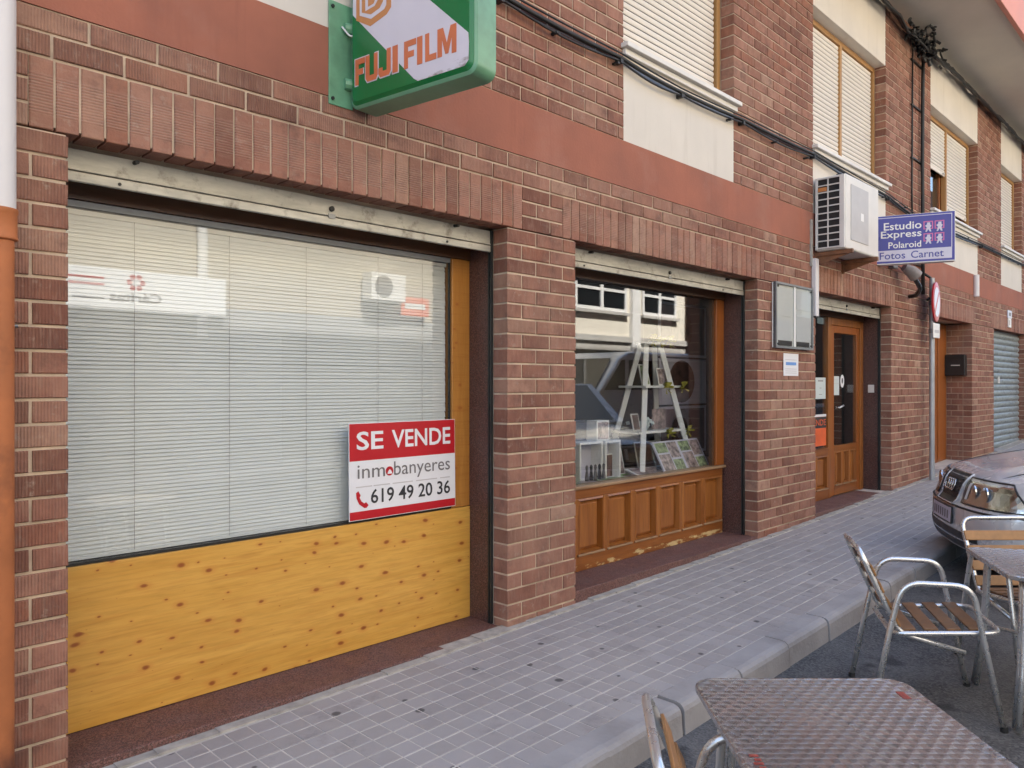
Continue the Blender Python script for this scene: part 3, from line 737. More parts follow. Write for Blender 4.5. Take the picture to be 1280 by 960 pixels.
panelled('s', 7.90, 8.998, SILLS[2]+0.002, 0.735, 3, FY, dr, M['oak'], M['oak_x'])
bx('side_ledge', (7.85, FY-0.01, 0.736), (8.998, FY+0.06, 0.752), M['oak_x'], dr)
bx('pane', (7.85, FY+0.025, 0.753), (8.995, FY+0.031, OT-0.172), M['glass'], dr)
bx('switch_plate', (10.10, 0.20, 1.395), (10.109, 0.275, 1.495), M['offwhite'], dr, bev=0.003)
UXF, UZ = (1, 0, 0), (0, 0, 1)
def notice(name, label, x0, x1, z0, z1, y, m, lines=(), cat='notice', mline='faintink'):
    t_ = thing(name, label, cat, ((x0+x1)/2, y, z0))
    bx('sheet', (x0, y-0.002, z0), (x1, y, z1), M[m], t_)
    for (a, b, c, d) in lines:
        bx('print_line', (x0+(x1-x0)*a, y-0.003, z0+(z1-z0)*b), (x0+(x1-x0)*c, y-0.0021, z0+(z1-z0)*d), M[mline], t_)
    return t_
notice('paper_notice', 'white paper notice taped inside the side pane left of the shop door', 8.68, 8.97, 1.33, 1.58, FY+0.022, 'mint', [(0.25, 0.82, 0.75, 0.87), (0.4, 0.5, 0.6, 0.52), (0.35, 0.2, 0.65, 0.22)], mline='greyink')
notice('paper_notice', 'white paper sheet on the glass of the wooden shop door', 9.20, 9.39, 1.37, 1.60, FY+0.028, 'mint', [(0.1, 0.8, 0.9, 0.82), (0.1, 0.6, 0.9, 0.62)])
t_ = thing('round_sticker', 'small round white sticker on the shop door glass', 'sticker', (9.49, FY+0.028, 1.46))
obj('sticker', MB().prism([(0.06*math.cos(q*.3142), 0.08*math.sin(q*.3142)) for q in range(20)], (9.49, FY+0.028, 1.54), UXF, UZ, (0, -1, 0), 0, 0.001), M['paper'], t_)
obj('emblem', MB().prism([(0.022*math.cos(q*.3142), 0.035*math.sin(q*.3142)) for q in range(20)], (9.49, FY+0.028, 1.545), UXF, UZ, (0, -1, 0), 0.001, 0.002), M['ink'], t_)
t_ = thing('sale_notice', 'small black and orange for-sale notice in the side pane left of the shop door', 'notice', (8.82, FY+0.02, 0.8))
bx('sheet', (8.5, FY+0.02, 0.78), (8.985, FY+0.022, 1.15), M['orangered'], t_); bx('header', (8.5, FY+0.0185, 0.99), (8.985, FY+0.0199, 1.12), M['ink'], t_)
lettering('VENDE', (0.02, 0.0, 0.46, 0.07), (8.51, FY+0.018, 1.02), UXF, UZ, M['orangered'], t_, off=0.0003)
bx('white_edge', (8.5, FY+0.0185, 1.122), (8.985, FY+0.0199, 1.15), M['paper'], t_)

# ---- doorway 4 and garage 5
bx('doorstep', (11.9, 0.004, -0.2), (13.868, 0.45, SILLS[3]), M['kerb'], bld, bev=0.006)
d4 = obj('house_door', MB().box((11.9, 0.372, SILLS[3]+0.001), (13.87, 0.42, OT-0.001)), M['doorwood'], bld)
for k in range(4): bx('door_board', (11.95+k*0.48, 0.358, SILLS[3]+0.05), (12.38+k*0.48, 0.3719, OT-0.08), M['doorwood'], d4, bev=0.006)
bx('garage_sill', (15.265, -0.06, -0.2), (17.745, 0.12, SILLS[4]+0.01), M['kerb'], bld, bev=0.008)
gs = obj('garage_shutter', MB().box((15.262, 0.122, SILLS[4]), (17.748, 0.13, OT)), M['steel'], bld)
zz = SILLS[4]+0.012; gm = MB()
hs = 0.105
pr = [(0, 0), (-0.02, 0.03), (-0.024, 0.055), (-0.02, 0.08), (0, hs-0.004)]
gm.add([(15.268, 0.121+a, b) for a, b in pr]+[(17.742, 0.121+a, b) for a, b in pr], [(i, 5+i, 6+i, i+1) for i in range(4)]); gme = gm.mesh('shutter_slat')
M['garage'] = galv_mat('grey_green_garage_slats', (0.32, 0.36, 0.37))
while zz < OT-0.05:
    o = link('shutter_slat', gme, M['garage'], gs); o.location = (0, 0, zz); zz += hs
bx('lock', (16.0, 0.085, 1.52), (16.1, 0.10, 1.64), M['offwhite'], gs)

# ------------------------------------------------------------------ neighbouring house and added shade block on this side
nb = thing('plastered_house', 'pale plastered house joining the brick building beside the drainpipe', 'house', (-6, 0.3, 0))
bx('wall', (-14, 0.02, -0.5), (0.296, 9, 11.5), M['cream'], nb)
nb2 = thing('shade_block', 'unseen tall block added beyond the garage end to shade the houses opposite', 'building', (30, 4, 0))  # unseen block added to shade the far houses and dim their reflection
bx('wall', (19.004, 0.0, -0.3), (48, 12, 24), M['redplaster'], nb2)
for k in range(6):
    for j in range(5): bx('window', (21+k*4, -0.01, 4+j*3.6), (22.6+k*4, 0.02, 5.6+j*3.6), M['dark'], nb2)

# ------------------------------------------------------------------ drainpipe
dp = thing('drainpipe', 'drainpipe with white plastic top and rusty orange iron foot at the left edge', 'drainpipe', (0.63, -0.075, 0))
obj('iron_pipe', MB().lathe([(0.052, -0.3), (0.052, 2.04)], Matrix.Translation((0.63, -0.075, 0)), 28), M['rust'], dp, auto=40)
obj('collar', MB().lathe([(0.054, 2.02), (0.063, 2.025), (0.064, 2.03), (0.061, 2.04), (0.061, 2.115), (0.064, 2.12), (0.064, 2.135), (0.055, 2.137)], Matrix.Translation((0.63, -0.075, 0)), 28), M['rust'], dp, auto=40)
obj('plastic_pipe', MB().lathe([(0.0575, 2.1), (0.0575, 6.2)], Matrix.Translation((0.63, -0.075, 0)), 28), M['whitepvc'], dp, auto=40)
obj('clamp_screw', MB().tube([(0.685, -0.02, 1.72), (0.705, -0.02, 1.72)], 0.006, 8), M['steel'], dp)

# ------------------------------------------------------------------ green film-brand light box
FO = Vector((2.15, -0.1, 0)); E1 = Vector((0.147, -0.989, 0)).normalized(); E2 = Vector((0.989, 0.147, 0)).normalized(); FN = -E2
fs_ = thing('light_box_sign', 'green and white light box sign with orange lettering jutting over the large window', 'sign', (2.2, -0.45, 2.88))
SZ0, SZ1 = 2.885, 3.69; A0, A1 = -0.068, 0.752; TK = 0.15
hp = rrect(A0, SZ0, A1, SZ1, 0.05, 6)
mb = MB(); k = len(hp); rings = []
for inset, dd in ((0.012, 0.0), (0.0, 0.010), (0.0, TK-0.010), (0.012, TK)):
    pp = rrect(A0+inset, SZ0+inset, A1-inset, SZ1-inset, 0.05-inset*0.5, 6); rings.append([FO + E1*a + Vector((0, 0, b)) + E2*dd for a, b in pp])
mb.add([p for g in rings for p in g], [(i*k+j, (i+1)*k+j, (i+1)*k+(j+1) % k, i*k+(j+1) % k) for i in range(3) for j in range(k)] + [tuple(range(k)), tuple(reversed(range(3*k, 4*k)))])
obj('housing', mb, M['palegreen'], fs_, auto=35)
GLYPH = {'F': [(0,0),(.32,0),(.32,.38),(.82,.38),(.82,.6),(.32,.6),(.32,.78),(1,.78),(1,1),(0,1)],
    'U': [(0,1),(0,.15),(.15,0),(.85,0),(1,.15),(1,1),(.7,1),(.7,.22),(.3,.22),(.3,1)],
    'J': [(0,.36),(0,.15),(.15,0),(.85,0),(1,.15),(1,1),(.68,1),(.68,.22),(.32,.22),(.32,.36)],
    'I': [(0,0),(1,0),(1,1),(0,1)], 'L': [(0,0),(1,0),(1,.22),(.36,.22),(.36,1),(0,1)],
    'M': [(0,0),(.24,0),(.24,.6),(.42,.05),(.58,.05),(.76,.6),(.76,0),(1,0),(1,1),(.7,1),(.5,.42),(.3,1),(0,1)]}
for sgn, OO, UU in ((1, FO, E1), (-1, FO + E2*TK + E1*(A0+A1), -E1)):
    nrm = UU.cross(Vector((0, 0, 1)))
    i_ = 0.014; fp = rrect(A0+i_, SZ0+i_, A1-i_, SZ1-i_, 0.042, 6)
    mf = MB(); r0 = [OO + UU*a + Vector((0, 0, b)) for a, b in fp]; fp2 = rrect(A0+i_+0.018, SZ0+i_+0.018, A1-i_-0.018, SZ1-i_-0.018, 0.03, 6)
    r1 = [OO + UU*a + Vector((0, 0, b)) + nrm*0.012 for a, b in fp2]; kk = len(fp)
    mf.add(r0+r1, [(j, (j+1) % kk, kk+(j+1) % kk, kk+j) for j in range(kk)] + [tuple(range(kk, 2*kk))]); obj('face', mf, M['green'], fs_, auto=30)
    P0 = OO + nrm*0.012
    band = [(A0+0.034, 3.352), (0.385, 2.935), (0.41, 2.919), (A1-0.06, 2.919), (A1-0.036, 2.94), (A1-0.034, 3.02), (0.714, 3.062), (0.30, 3.445), (0.24, 3.53), (0.08, 3.655), (A0+0.05, 3.656), (A0+0.034, 3.63)]
    flat(band, M['signwhite'], fs_, P0, UU, (0, 0, 1), 0.0015, 'white_band')
    # hexagonal emblem with nested mark
    ccx, ccy = 0.115, 3.40
    hexo = [(0.092, 3.262), (0.205, 3.288), (0.236, 3.315), (0.236, 3.50), (0.115, 3.555), (-0.008, 3.50), (-0.008, 3.318)]
    flat(hexo, M['tan'], fs_, P0, UU, (0, 0, 1), 0.0025, 'emblem')
    flat([(0.098, 3.296), (0.19, 3.318), (0.204, 3.335), (0.204, 3.485), (0.115, 3.524), (0.018, 3.482), (0.018, 3.335)], M['signwhite'], fs_, P0, UU, (0, 0, 1), 0.0034, 'emblem_ground')
    flat([(0.098, 3.318), (0.16, 3.332), (0.184, 3.36), (0.184, 3.472), (0.115, 3.50), (0.034, 3.468), (0.034, 3.345)], M['tan'], fs_, P0, UU, (0, 0, 1), 0.0042, 'emblem_bar')
    flat([(0.06, 3.345), (0.125, 3.352), (0.152, 3.38), (0.152, 3.46), (0.06, 3.46)], M['signwhite'], fs_, P0, UU, (0, 0, 1), 0.005, 'emblem_eye')
    flat([(0.08, 3.36), (0.12, 3.365), (0.134, 3.39), (0.134, 3.445), (0.08, 3.445)], M['tan'], fs_, P0, UU, (0, 0, 1), 0.0057, 'emblem_pupil')
    for chn, a, b in (('F', -.025, .045), ('U', .05, .135), ('J', .14, .225), ('I', .236, .272), ('F', .313, .39), ('I', .397, .43), ('L', .448, .517), ('M', .524, .637)):
        gl_ = GLYPH[chn]; h0, h1 = 2.993, 3.122; tr_ = lambda m_: [(0.01+a-m_+(b-a+2*m_)*p, h0-m_+(h1-h0+2*m_)*q) for p, q in gl_]
        if b < 0.28: flat(tr_(0.005), M['signwhite'], fs_, P0, UU, (0, 0, 1), 0.0026, 'letter_outline')
        flat(tr_(0.0), M['orange'], fs_, P0, UU, (0, 0, 1), 0.0036, 'letter')
pl = MB().box((2.03, -0.012, 2.90), (2.17, -0.005, 3.42)); obj('wall_plate', pl, M['palegreen'], fs_, bev=0.002)
obj('bracket', MB().tube([(2.12, -0.01, 3.02), tuple(FO+E1*(A0+0.01)+E2*0.05+Vector((0, 0, 3.02)))], 0.03, 10).tube([(2.12, -0.01, 3.3), tuple(FO+E1*(A0+0.01)+E2*0.05+Vector((0, 0, 3.3)))], 0.03, 10), M['palegreen'], fs_)
obj('wire', MB().tube(fillet([(2.10, -0.02, 3.30), (2.14, -0.05, 3.24), (2.17, -0.07, 3.33), (2.15, -0.06, 3.6)], 0.05), 0.005, 6), M['whitepvc'], fs_)
for zz in (2.93, 3.39): obj('bolt', MB().tube([(2.05, -0.012, zz), (2.05, -0.02, zz)], 0.009, 8), M['black'], fs_)

# ------------------------------------------------------------------ air conditioner
M['oldrust'] = simple('dull_rusty_iron', (0.20, 0.088, 0.042), 0.75, var=0.3, nscale=14)
M['acgrey'] = simple('light_grey_grille', (0.46, 0.45, 0.45), 0.5, var=0.06, nscale=8)
ac = thing('air_conditioner', 'white air conditioning unit on rusty brackets beside the blue photo sign', 'air conditioner', (8.3, -0.17, 2.83))
ax0, ax1, ay0, ay1, az0, az1 = 7.76, 8.70, -0.335, -0.025, 2.875, 3.635
obj('casing', MB().box((ax0+0.02, ay0, az0), (ax1, ay1, az1)), M['offwhite'], ac, bev=0.02, seg=3)
bx('side_frame', (ax0, ay0+0.01, az0+0.01), (ax0+0.0195, ay0+0.06, az1-0.01), M['offwhite'], ac, bev=0.004)
bx('side_frame', (ax0, ay1-0.03, az0+0.01), (ax0+0.0195, ay1-0.005, az1-0.01), M['offwhite'], ac, bev=0.004)
bx('coil', (ax0+0.012, ay0+0.061, az0+0.03), (ax0+0.0199, ay1-0.031, az1-0.03), M['black'], ac)
for k in range(11): bx('grille_bar', (ax0, ay0+0.0605, az0+0.02+k*0.071), (ax0+0.01, ay1-0.0305, az0+0.032+k*0.071), M['offwhite'], ac)
bx('grille_bar', (ax0-0.002, -0.165, az0+0.02), (ax0+0.011, -0.155, az1-0.02), M['offwhite'], ac)
bx('badge', (ax0-0.004, -0.15, az1-0.155), (ax0-0.0021, -0.06, az1-0.115), M['tan'], ac)
bx('front_panel', (ax0+0.14, ay0-0.006, az0+0.1), (ax0+0.62, ay0-0.0005, az1-0.09), M['acgrey'], ac, bev=0.003)
bx('label', (ax0+0.40, ay0-0.008, az0+0.33), (ax0+0.48, ay0-0.0062, az0+0.41), M['white'], ac)
for xx in (ax0+0.05, ax0+0.75):
    b3 = MB().box((xx, -0.385, az0-0.045), (xx+0.04, -0.002, az0-0.004)).box((xx+0.005, -0.03, az0-0.15), (xx+0.035, -0.0021, az0-0.046))
    b3.add([(xx+0.018, -0.02, az0-0.14), (xx+0.024, -0.02, az0-0.14), (xx+0.024, -0.36, az0-0.046), (xx+0.018, -0.36, az0-0.046), (xx+0.018, -0.02, az0-0.046), (xx+0.024, -0.02, az0-0.046)], [(0, 1, 2, 3), (0, 3, 4), (1, 5, 2), (0, 4, 5, 1)])
    obj('bracket', b3, M['oldrust'], ac)
obj('foot_rail', MB().box((7.69, -0.02, 2.72), (7.73, -0.002, 3.2)), M['galv'], ac)
dc = thing('pipe_duct', 'white plastic pipe cover running down the bricks below the air conditioner', 'duct', (7.76, -0.03, 2.2))
obj('cover', MB().box((7.72, -0.055, 2.20), (7.80, -0.008, 2.80)), M['whitepvc'], dc, bev=0.006)
bx('end_cap', (7.715, -0.06, 2.19), (7.805, -0.007, 2.205), M['black'], dc)

# ------------------------------------------------------------------ blue photo sign
BO = Vector((9.65, -0.1, 0)); B1 = Vector((0.356, -0.934, 0)).normalized(); B2 = Vector((0.934, 0.356, 0)).normalized()
bs = thing('photo_sign', 'violet blue photo studio sign projecting beside the air conditioner', 'sign', (9.7, -0.4, 2.95))
b0, b1, c0, c1 = -0.16, 0.72, 2.945, 3.53
P = BO.copy()
obj('box', MB().prism(rect(b0, c0, b1, c1), P, B1, (0, 0, 1), -B2, -0.12, 0.0), M['white'], bs, bev=0.004)
for UU, OO in ((B1, P), (-B1, P + B2*0.12 + B1*(b0+b1))):
    flat(rect(b0+0.003, c0+0.012, b1-0.006, c1-0.004), M['blue'], bs, OO, UU, (0, 0, 1), 0.0012, 'blue_face')
    for q in (rect(b0+0.02, c1-0.032, b1-0.032, c1-0.024), rect(b1-0.04, 3.11, b1-0.032, c1-0.032), rect(b0+0.02, 3.11, b0+0.028, c1-0.032)): flat(q, M['lilac'], bs, OO, UU, (0, 0, 1), 0.0024, 'border_line')
    flat(rect(b0+0.02, c0+0.036, b1-0.034, 3.11), M['lilac'], bs, OO, UU, (0, 0, 1), 0.0024, 'lower_field')
    lettering('Estudio', (-0.03, 3.352, 0.372, 3.443), OO, UU, (0, 0, 1), M['white'], bs, off=0.003, bold=0.012)
    lettering('Express', (-0.061, 3.232, 0.372, 3.343), OO, UU, (0, 0, 1), M['white'], bs, off=0.003, bold=0.012)
    lettering('Polaroid', (0.02, 3.132, 0.368, 3.208), OO, UU, (0, 0, 1), M['white'], bs, off=0.003, bold=0.012)
    lettering('Fotos', (-0.075, 3.004, 0.2, 3.09), OO, UU, (0, 0, 1), M['blue'], bs, off=0.0036, bold=0.008)
    lettering('Carnet', (0.26, 3.004, 0.602, 3.09), OO, UU, (0, 0, 1), M['blue'], bs, off=0.0036, bold=0.008)
    for qx in (0.392, 0.508):
        for qz in (3.305, 3.162):
            flat(rect(qx, qz+0.03, qx+0.1, qz+0.125), M['pink'], bs, OO, UU, (0, 0, 1), 0.0024, 'photo_square')
            flat(rect(qx+0.012, qz+0.04, qx+0.088, qz+0.113), M['blue'], bs, OO, UU, (0, 0, 1), 0.003, 'photo_ground')
            flat([(qx+0.02, qz), (qx+0.035, qz), (qx+0.05, qz+0.03), (qx+0.066, qz), (qx+0.082, qz), (qx+0.07, qz+0.045), (qx+0.084, qz+0.07), (qx+0.07, qz+0.08), (qx+0.07, qz+0.108), (qx+0.04, qz+0.108), (qx+0.036, qz+0.085), (qx+0.016, qz+0.07), (qx+0.035, qz+0.05)], M['lilac'], bs, OO, UU, (0, 0, 1), 0.0037, 'photo_figure')
obj('arm', MB().tube([(9.56, -0.005, 3.4), tuple(BO+B1*b0+Vector((0, 0, 3.4)))], 0.02, 8).tube([(9.56, -0.005, 3.05), tuple(BO+B1*b0+Vector((0, 0, 3.05)))], 0.02, 8), M['steel'], bs)
# flood lamp under the sign
fl = thing('wall_spotlight', 'beige spotlight with dark bracket on the bricks below the blue sign', 'lamp', (10.5, -0.06, 2.8))
bx('junction_box', (10.0, -0.07, 2.95), (10.16, -0.006, 3.02), M['steel'], fl, bev=0.008)
obj('lamp_body', MB().tube([(10.28, -0.10, 2.98), (10.36, -0.16, 2.93), (10.42, -0.20, 2.87)], [0.05, 0.075, 0.085], 16), M['kerb'], fl, auto=40)
obj('bracket', MB().tube(fillet([(10.40, -0.18, 2.86), (10.6, -0.2, 2.73), (10.75, -0.1, 2.66), (10.78, -0.006, 2.66)], 0.05), 0.028, 8), M['blackmetal'], fl)
obj('cable', MB().tube(fillet([(10.16, -0.03, 3.0), (10.3, -0.04, 3.0), (10.6, -0.02, 2.93)], 0.05), 0.008, 6), M['black'], fl)

# ------------------------------------------------------------------ notice cabinet, poster, letterbox, house number plates
nc = thing('notice_cabinet', 'glazed metal display case on the bricks between the display window and shop door', 'display case', (7.25, -0.03, 1.84))
bx('back', (6.835, -0.032, 1.855), (7.675, -0.008, 2.475), M['white'], nc)
fm = MB().box((6.835, -0.05, 1.85), (6.855, -0.0201, 2.48)).box((7.655, -0.05, 1.85), (7.675, -0.0201, 2.48)).box((6.8551, -0.05, 2.46), (7.6549, -0.0201, 2.48)).box((6.8551, -0.05, 1.85), (7.6549, -0.0201, 1.87))
obj('frame', fm, M['steel'], nc)
for (a, b, c, d, m) in ((6.87, 1.9, 7.2, 2.12, 'paper'), (7.3, 1.9, 7.63, 2.2, 'paper'), (6.87, 2.16, 7.2, 2.43, 'white'), (7.3, 2.24, 7.63, 2.43, 'paper')): bx('photo_print', (a, -0.036, b), (c, -0.0321, d), M[m], nc)  # prints kept white to stand in for the bright reflection in the pane
bx('divider', (7.235, -0.045, 1.871), (7.265, -0.0202, 2.459), M['white'], nc)
for a in (6.9, 7.3): bx('dark_print', (a, -0.0375, 1.875), (a+0.3, -0.0362, 1.925), M['ink'], nc)
bx('pane', (6.8555, -0.044, 1.8705), (7.6545, -0.040, 2.4595), glass_mat('cabinet_glass', 1.7), nc)
for q in ((6.88, 2.44), (7.62, 2.44), (6.88, 1.89), (7.62, 1.89)): obj('screw', MB().tube([(q[0], -0.0441, q[1]), (q[0], -0.052, q[1])], 0.011, 8), M['black'], nc)
t_ = notice('paper_notice', 'small white notice with blue heading fixed to the bricks below the display case', 7.07, 7.40, 1.585, 1.805, -0.010, 'paper')
bx('blue_heading', (7.12, -0.0135, 1.69), (7.35, -0.0121, 1.72), M['lightblue'], t_)
for zq in (1.74, 1.65, 1.63, 1.61): bx('print_line', (7.11, -0.0132, zq), (7.36, -0.0121, zq+0.006), M['faintink'], t_)
mbx = thing('letterbox', 'black metal letterbox on the dark brick side of the recessed doorway', 'letterbox', (13.8, 0.22, 1.62))
obj('box', MB().box((13.74, 0.07, 1.64), (13.869, 0.36, 1.98)), M['blackmetal'], mbx, bev=0.008)
bx('name_strip', (13.737, 0.14, 1.80), (13.7395, 0.27, 1.815), M['offwhite'], mbx); bx('flap', (13.733, 0.09, 1.9), (13.7395, 0.34, 1.95), M['blackmetal'], mbx, bev=0.002)
t_ = thing('number_plate', 'white house number tiles on the bricks above the garage corner', 'plaque', (16.36, -0.01, 2.55))
bx('upper_tile', (16.22, -0.02, 2.72), (16.52, -0.006, 2.86), M['lilac'], t_); bx('lower_tile', (16.26, -0.02, 2.55), (16.48, -0.006, 2.715), M['white'], t_)
bx('number_mark', (16.30, -0.0215, 2.76), (16.45, -0.0201, 2.82), M['greyink'], t_); bx('number_mark', (16.33, -0.0215, 2.59), (16.36, -0.0201, 2.68), M['greyink'], t_)
t_ = thing('wall_tube', 'short white tube on the red plaster band above the recessed doorway', 'tube', (14.0, -0.02, 2.9))
obj('tube', MB().tube([(13.98, -0.035, 2.92), (13.98, -0.035, 3.27)], 0.045, 12), M['whitepvc'], t_, auto=40)

# ------------------------------------------------------------------ no-parking sign on its post
sp = thing('road_sign', 'round no-parking sign with small plate on a grey post against the brick wall', 'road sign', (11.37, -0.11, gz(11.37)))
obj('post', MB().tube([(11.37, -0.115, gz(11.37)-0.05), (11.37, -0.115, 2.95)], 0.034, 16), M['galvpost'], sp, auto=40)
dm = Matrix.Translation((11.37, -0.165, 2.62)) @ Matrix.Rotation(R(6), 4, 'Z') @ Matrix.Rotation(R(90), 4, 'X')
obj('disc', MB().lathe([(0.26, -0.012), (0.27, -0.006), (0.27, 0.008), (0.255, 0.012)], dm, 36), M['red'], sp, auto=40)
obj('disc_centre', MB().lathe([(0.20, 0.0121), (0.20, 0.014)], dm, 36), M['lilac'], sp)
mbq = MB(); mbq.box((-0.2, -0.025, 0.0141), (0.2, 0.025, 0.016), dm @ Matrix.Rotation(R(45), 4, 'Z')); obj('slash', mbq, M['red'], sp)
bx('plate', (11.24, -0.172, 2.13), (11.52, -0.158, 2.33), M['white'], sp, bev=0.01)
bx('plate_print', (11.29, -0.1745, 2.2), (11.47, -0.1725, 2.24), M['faintink'], sp)
obj('clamp', MB().lathe([(0.042, 2.2), (0.042, 2.26)], Matrix.Translation((11.37, -0.115, 0)), 16).lathe([(0.042, 2.58), (0.042, 2.64)], Matrix.Translation((11.37, -0.115, 0)), 16), M['steel'], sp)

# ------------------------------------------------------------------ cables
def sag(x0, x1, z0, z1, y, s, n=14): return [(x0+(x1-x0)*k/n, y, z0+(z1-z0)*k/n - s*math.sin(math.pi*k/n)) for k in range(n+1)]
cb = thing('wall_cable', 'bundle of black cables clipped along the wall below the upper window sills', 'cable', (9, -0.03, 3.8))
pts = []
for a, b, za, zb in ((0.3, 3.2, 3.86, 3.86), (3.2, 4.4, 3.86, 3.85), (4.4, 5.2, 3.85, 3.82), (5.2, 6.2, 3.82, 3.85), (6.2, 7.7, 3.85, 3.87), (7.7, 9.9, 3.87, 3.82), (9.9, 11.2, 3.82, 3.72), (11.2, 14.3, 3.76, 3.80), (14.3, 19, 3.80, 3.85)): pts.append((a, b, za, zb))
for kk, (off, rr, sg) in enumerate(((0.0, 0.016, 0.012), (-0.03, 0.008, 0.03), (0.022, 0.007, 0.005))):
    path = []
    for a, b, za, zb in pts: path += sag(a, b, za+off, zb+off, -0.035-0.008*kk, sg*random.uniform(0.4, 1.4), 6)[:-1]
    path.append((19, -0.035, 3.85)); obj('cable', MB().tube(path, rr, 6), M['black'], cb, smooth=True)
for a, b, za, zb in pts: bx('clip', (a-0.02, -0.06, za-0.05), (a+0.01, -0.0061, za-0.02), M['black'], cb)
x = 3.7
while x < 18: bx('clip', (x-0.012, -0.058, 3.785), (x+0.012, -0.0062, 3.80), M['black'], cb); x += random.uniform(0.6, 0.9)
cs_ = thing('soffit_cable', 'thick tangle of black cables under the balcony edge along the wall top', 'cable', (11.1, -0.08, 6.1))
for kk in range(5):
    path = []; xx = 5.0
    while xx <= 19: path.append((xx, -0.04-0.025*kk+random.uniform(-.012, .012), 6.18-0.035*kk+random.uniform(-.025, .02)-(0.05 if abs(xx-11.1) < 1 else 0))); xx += 0.28
    obj('cable', MB().tube(path, 0.016+0.004*(kk % 2), 6), M['black'], cs_, smooth=True)
tg = MB()
for kk in range(95):
    p = Vector((11.0+random.gauss(0, 0.30), -0.12+random.gauss(0, 0.05), min(6.2, 6.03+random.gauss(0, 0.075)))); q = p + Vector((random.uniform(-.14, .14), random.uniform(-.06, .04), random.uniform(-.10, .05)))
    tg.tube(fillet([p, (p+q)/2+Vector((0.03, 0.03, 0.04)), q], 0.05, 3), random.uniform(0.012, 0.022), 5)
stuff(obj('connector_tangle', tg, M['black'], cs_))
cd = thing('cable_conduit', 'black vertical cables running down the bricks from the balcony tangle', 'cable', (11.2, -0.05, 2.7))
obj('cable', MB().tube([(11.2, -0.06, 6.1), (11.22, -0.045, 5.6), (11.2, -0.045, 4.6), (11.22, -0.045, 3.4), (11.21, -0.05, 2.72)], 0.024, 8), M['black'], cd, smooth=True)
obj('thin_cable', MB().tube([(10.85, -0.03, 6.1), (10.87, -0.02, 5.2), (10.85, -0.02, 4.1), (10.87, -0.02, 3.55)], 0.011, 6), M['black'], cd, smooth=True)
for zz in (3.1, 3.7, 4.5, 5.2, 5.8): bx('clip', (10.83, -0.03, zz), (11.3, -0.008, zz+0.02), M['black'], cd)
obj('loop', MB().tube(fillet([(11.22, -0.06, 3.0), (11.45, -0.1, 2.95), (11.5, -0.1, 2.75), (11.3, -0.08, 2.65)], 0.1), 0.018, 6), M['black'], cd, smooth=True)

# ------------------------------------------------------------------ display things in window 2
M['partition'] = simple('grey_partition', (0.06, 0.058, 0.052), 0.8, var=0.1, nscale=2)
DF = 0.70
ld_ = thing('ladder_shelf', 'white wooden ladder shelf with yellow-green bows in the display window', 'shelf', (5.95, 0.7, DF))
apex = 1.88
for sx_, yy in ((-1, 0.55), (1, 0.55), (-1, 0.95), (1, 0.95)):
    t0 = Vector((5.93+0.11*sx_, 0.75+(yy-0.75)*0.15, apex)); t1 = Vector((5.93+0.42*sx_, yy, DF))
    mbl = MB(); dv = (t1-t0); mbl.tube([t0, t1], 0.032, 4); obj('leg', mbl, M['white'], ld_)
for zz, hw in ((1.47, 0.24), (1.06, 0.34)):
    bx('shelf_board', (5.93-hw-0.05, 0.60, zz), (5.93+hw+0.05, 0.90, zz+0.02), M['white'], ld_)
bx('shelf_board', (5.80, 0.68, apex-0.01), (6.06, 0.82, apex+0.012), M['white'], ld_)
M['bow'] = simple('yellow_green_ribbon', (0.30, 0.27, 0.03), 0.5, var=0.2, nscale=30)
def bow(x, y, z, s=1.0):
    mbb = MB()
    for k in range(7):
        a = k*0.9+random.random(); q = Vector((math.cos(a)*0.07*s, -0.02, math.sin(a)*0.045*s)); q2 = Vector((math.cos(a+0.5)*0.06*s, 0.01, math.sin(a+0.5)*0.05*s))
        mbb.add([(x, y, z), tuple(Vector((x, y, z))+q), tuple(Vector((x, y, z))+(q+q2)*0.62+Vector((0, -0.02, 0))), tuple(Vector((x, y, z))+q2)], [(0, 1, 2, 3)])
    obj('bow', mbb, M['bow'], ld_)
for q in ((5.78, 0.62, 1.90, 1.1), (5.9, 0.62, 1.89, 1.0), (6.05, 0.62, 1.9, 1.1), (5.93, 0.57, 1.47, 1.1), (6.21, 0.57, 1.47, 1.1), (5.97, 0.57, 1.05, 1.0), (6.3, 0.57, 1.06, 1.0)): bow(*q)
M['photo'] = simple('colour_photo_print', (0.32, 0.25, 0.24), 0.4, var=0.85, nscale=24)
M['photo2'] = simple('green_photo_print', (0.25, 0.30, 0.16), 0.4, var=0.85, nscale=28)
M['photo3'] = simple('dark_portrait_print', (0.13, 0.075, 0.06), 0.4, var=0.6, nscale=9)
M['grass'] = simple('artificial_turf', (0.10, 0.24, 0.035), 0.8, var=0.4, nscale=60, bumpd=0.006, bscale=160)
def frame_box(name, label, x0, x1, y, z0, z1, d=0.12, cat='shelf'):
    t_ = thing(name, label, cat, ((x0+x1)/2, y, z0)); w_ = 0.018
    bx('base', (x0, y, z0), (x1, y+d, z0+w_), M['white'], t_); bx('top', (x0, y, z1-w_), (x1, y+d, z1), M['white'], t_)
    bx('side', (x0, y+0.001, z0+w_), (x0+w_, y+d, z1-w_), M['white'], t_); bx('side', (x1-w_, y+0.001, z0+w_), (x1, y+d, z1-w_), M['white'], t_)
    bx('back', (x0+w_, y+d-0.008, z0+w_), (x1-w_, y+d-0.001, z1-w_), M['lilac'], t_)
    return t_
frame_box('cube_shelf', 'open white cube shelf standing low at the left of the display window', 4.72, 5.02, 0.60, DF, 1.03)
frame_box('cube_shelf', 'narrow open white cube shelf holding a small portrait photo', 5.03, 5.24, 0.58, DF, 1.03)
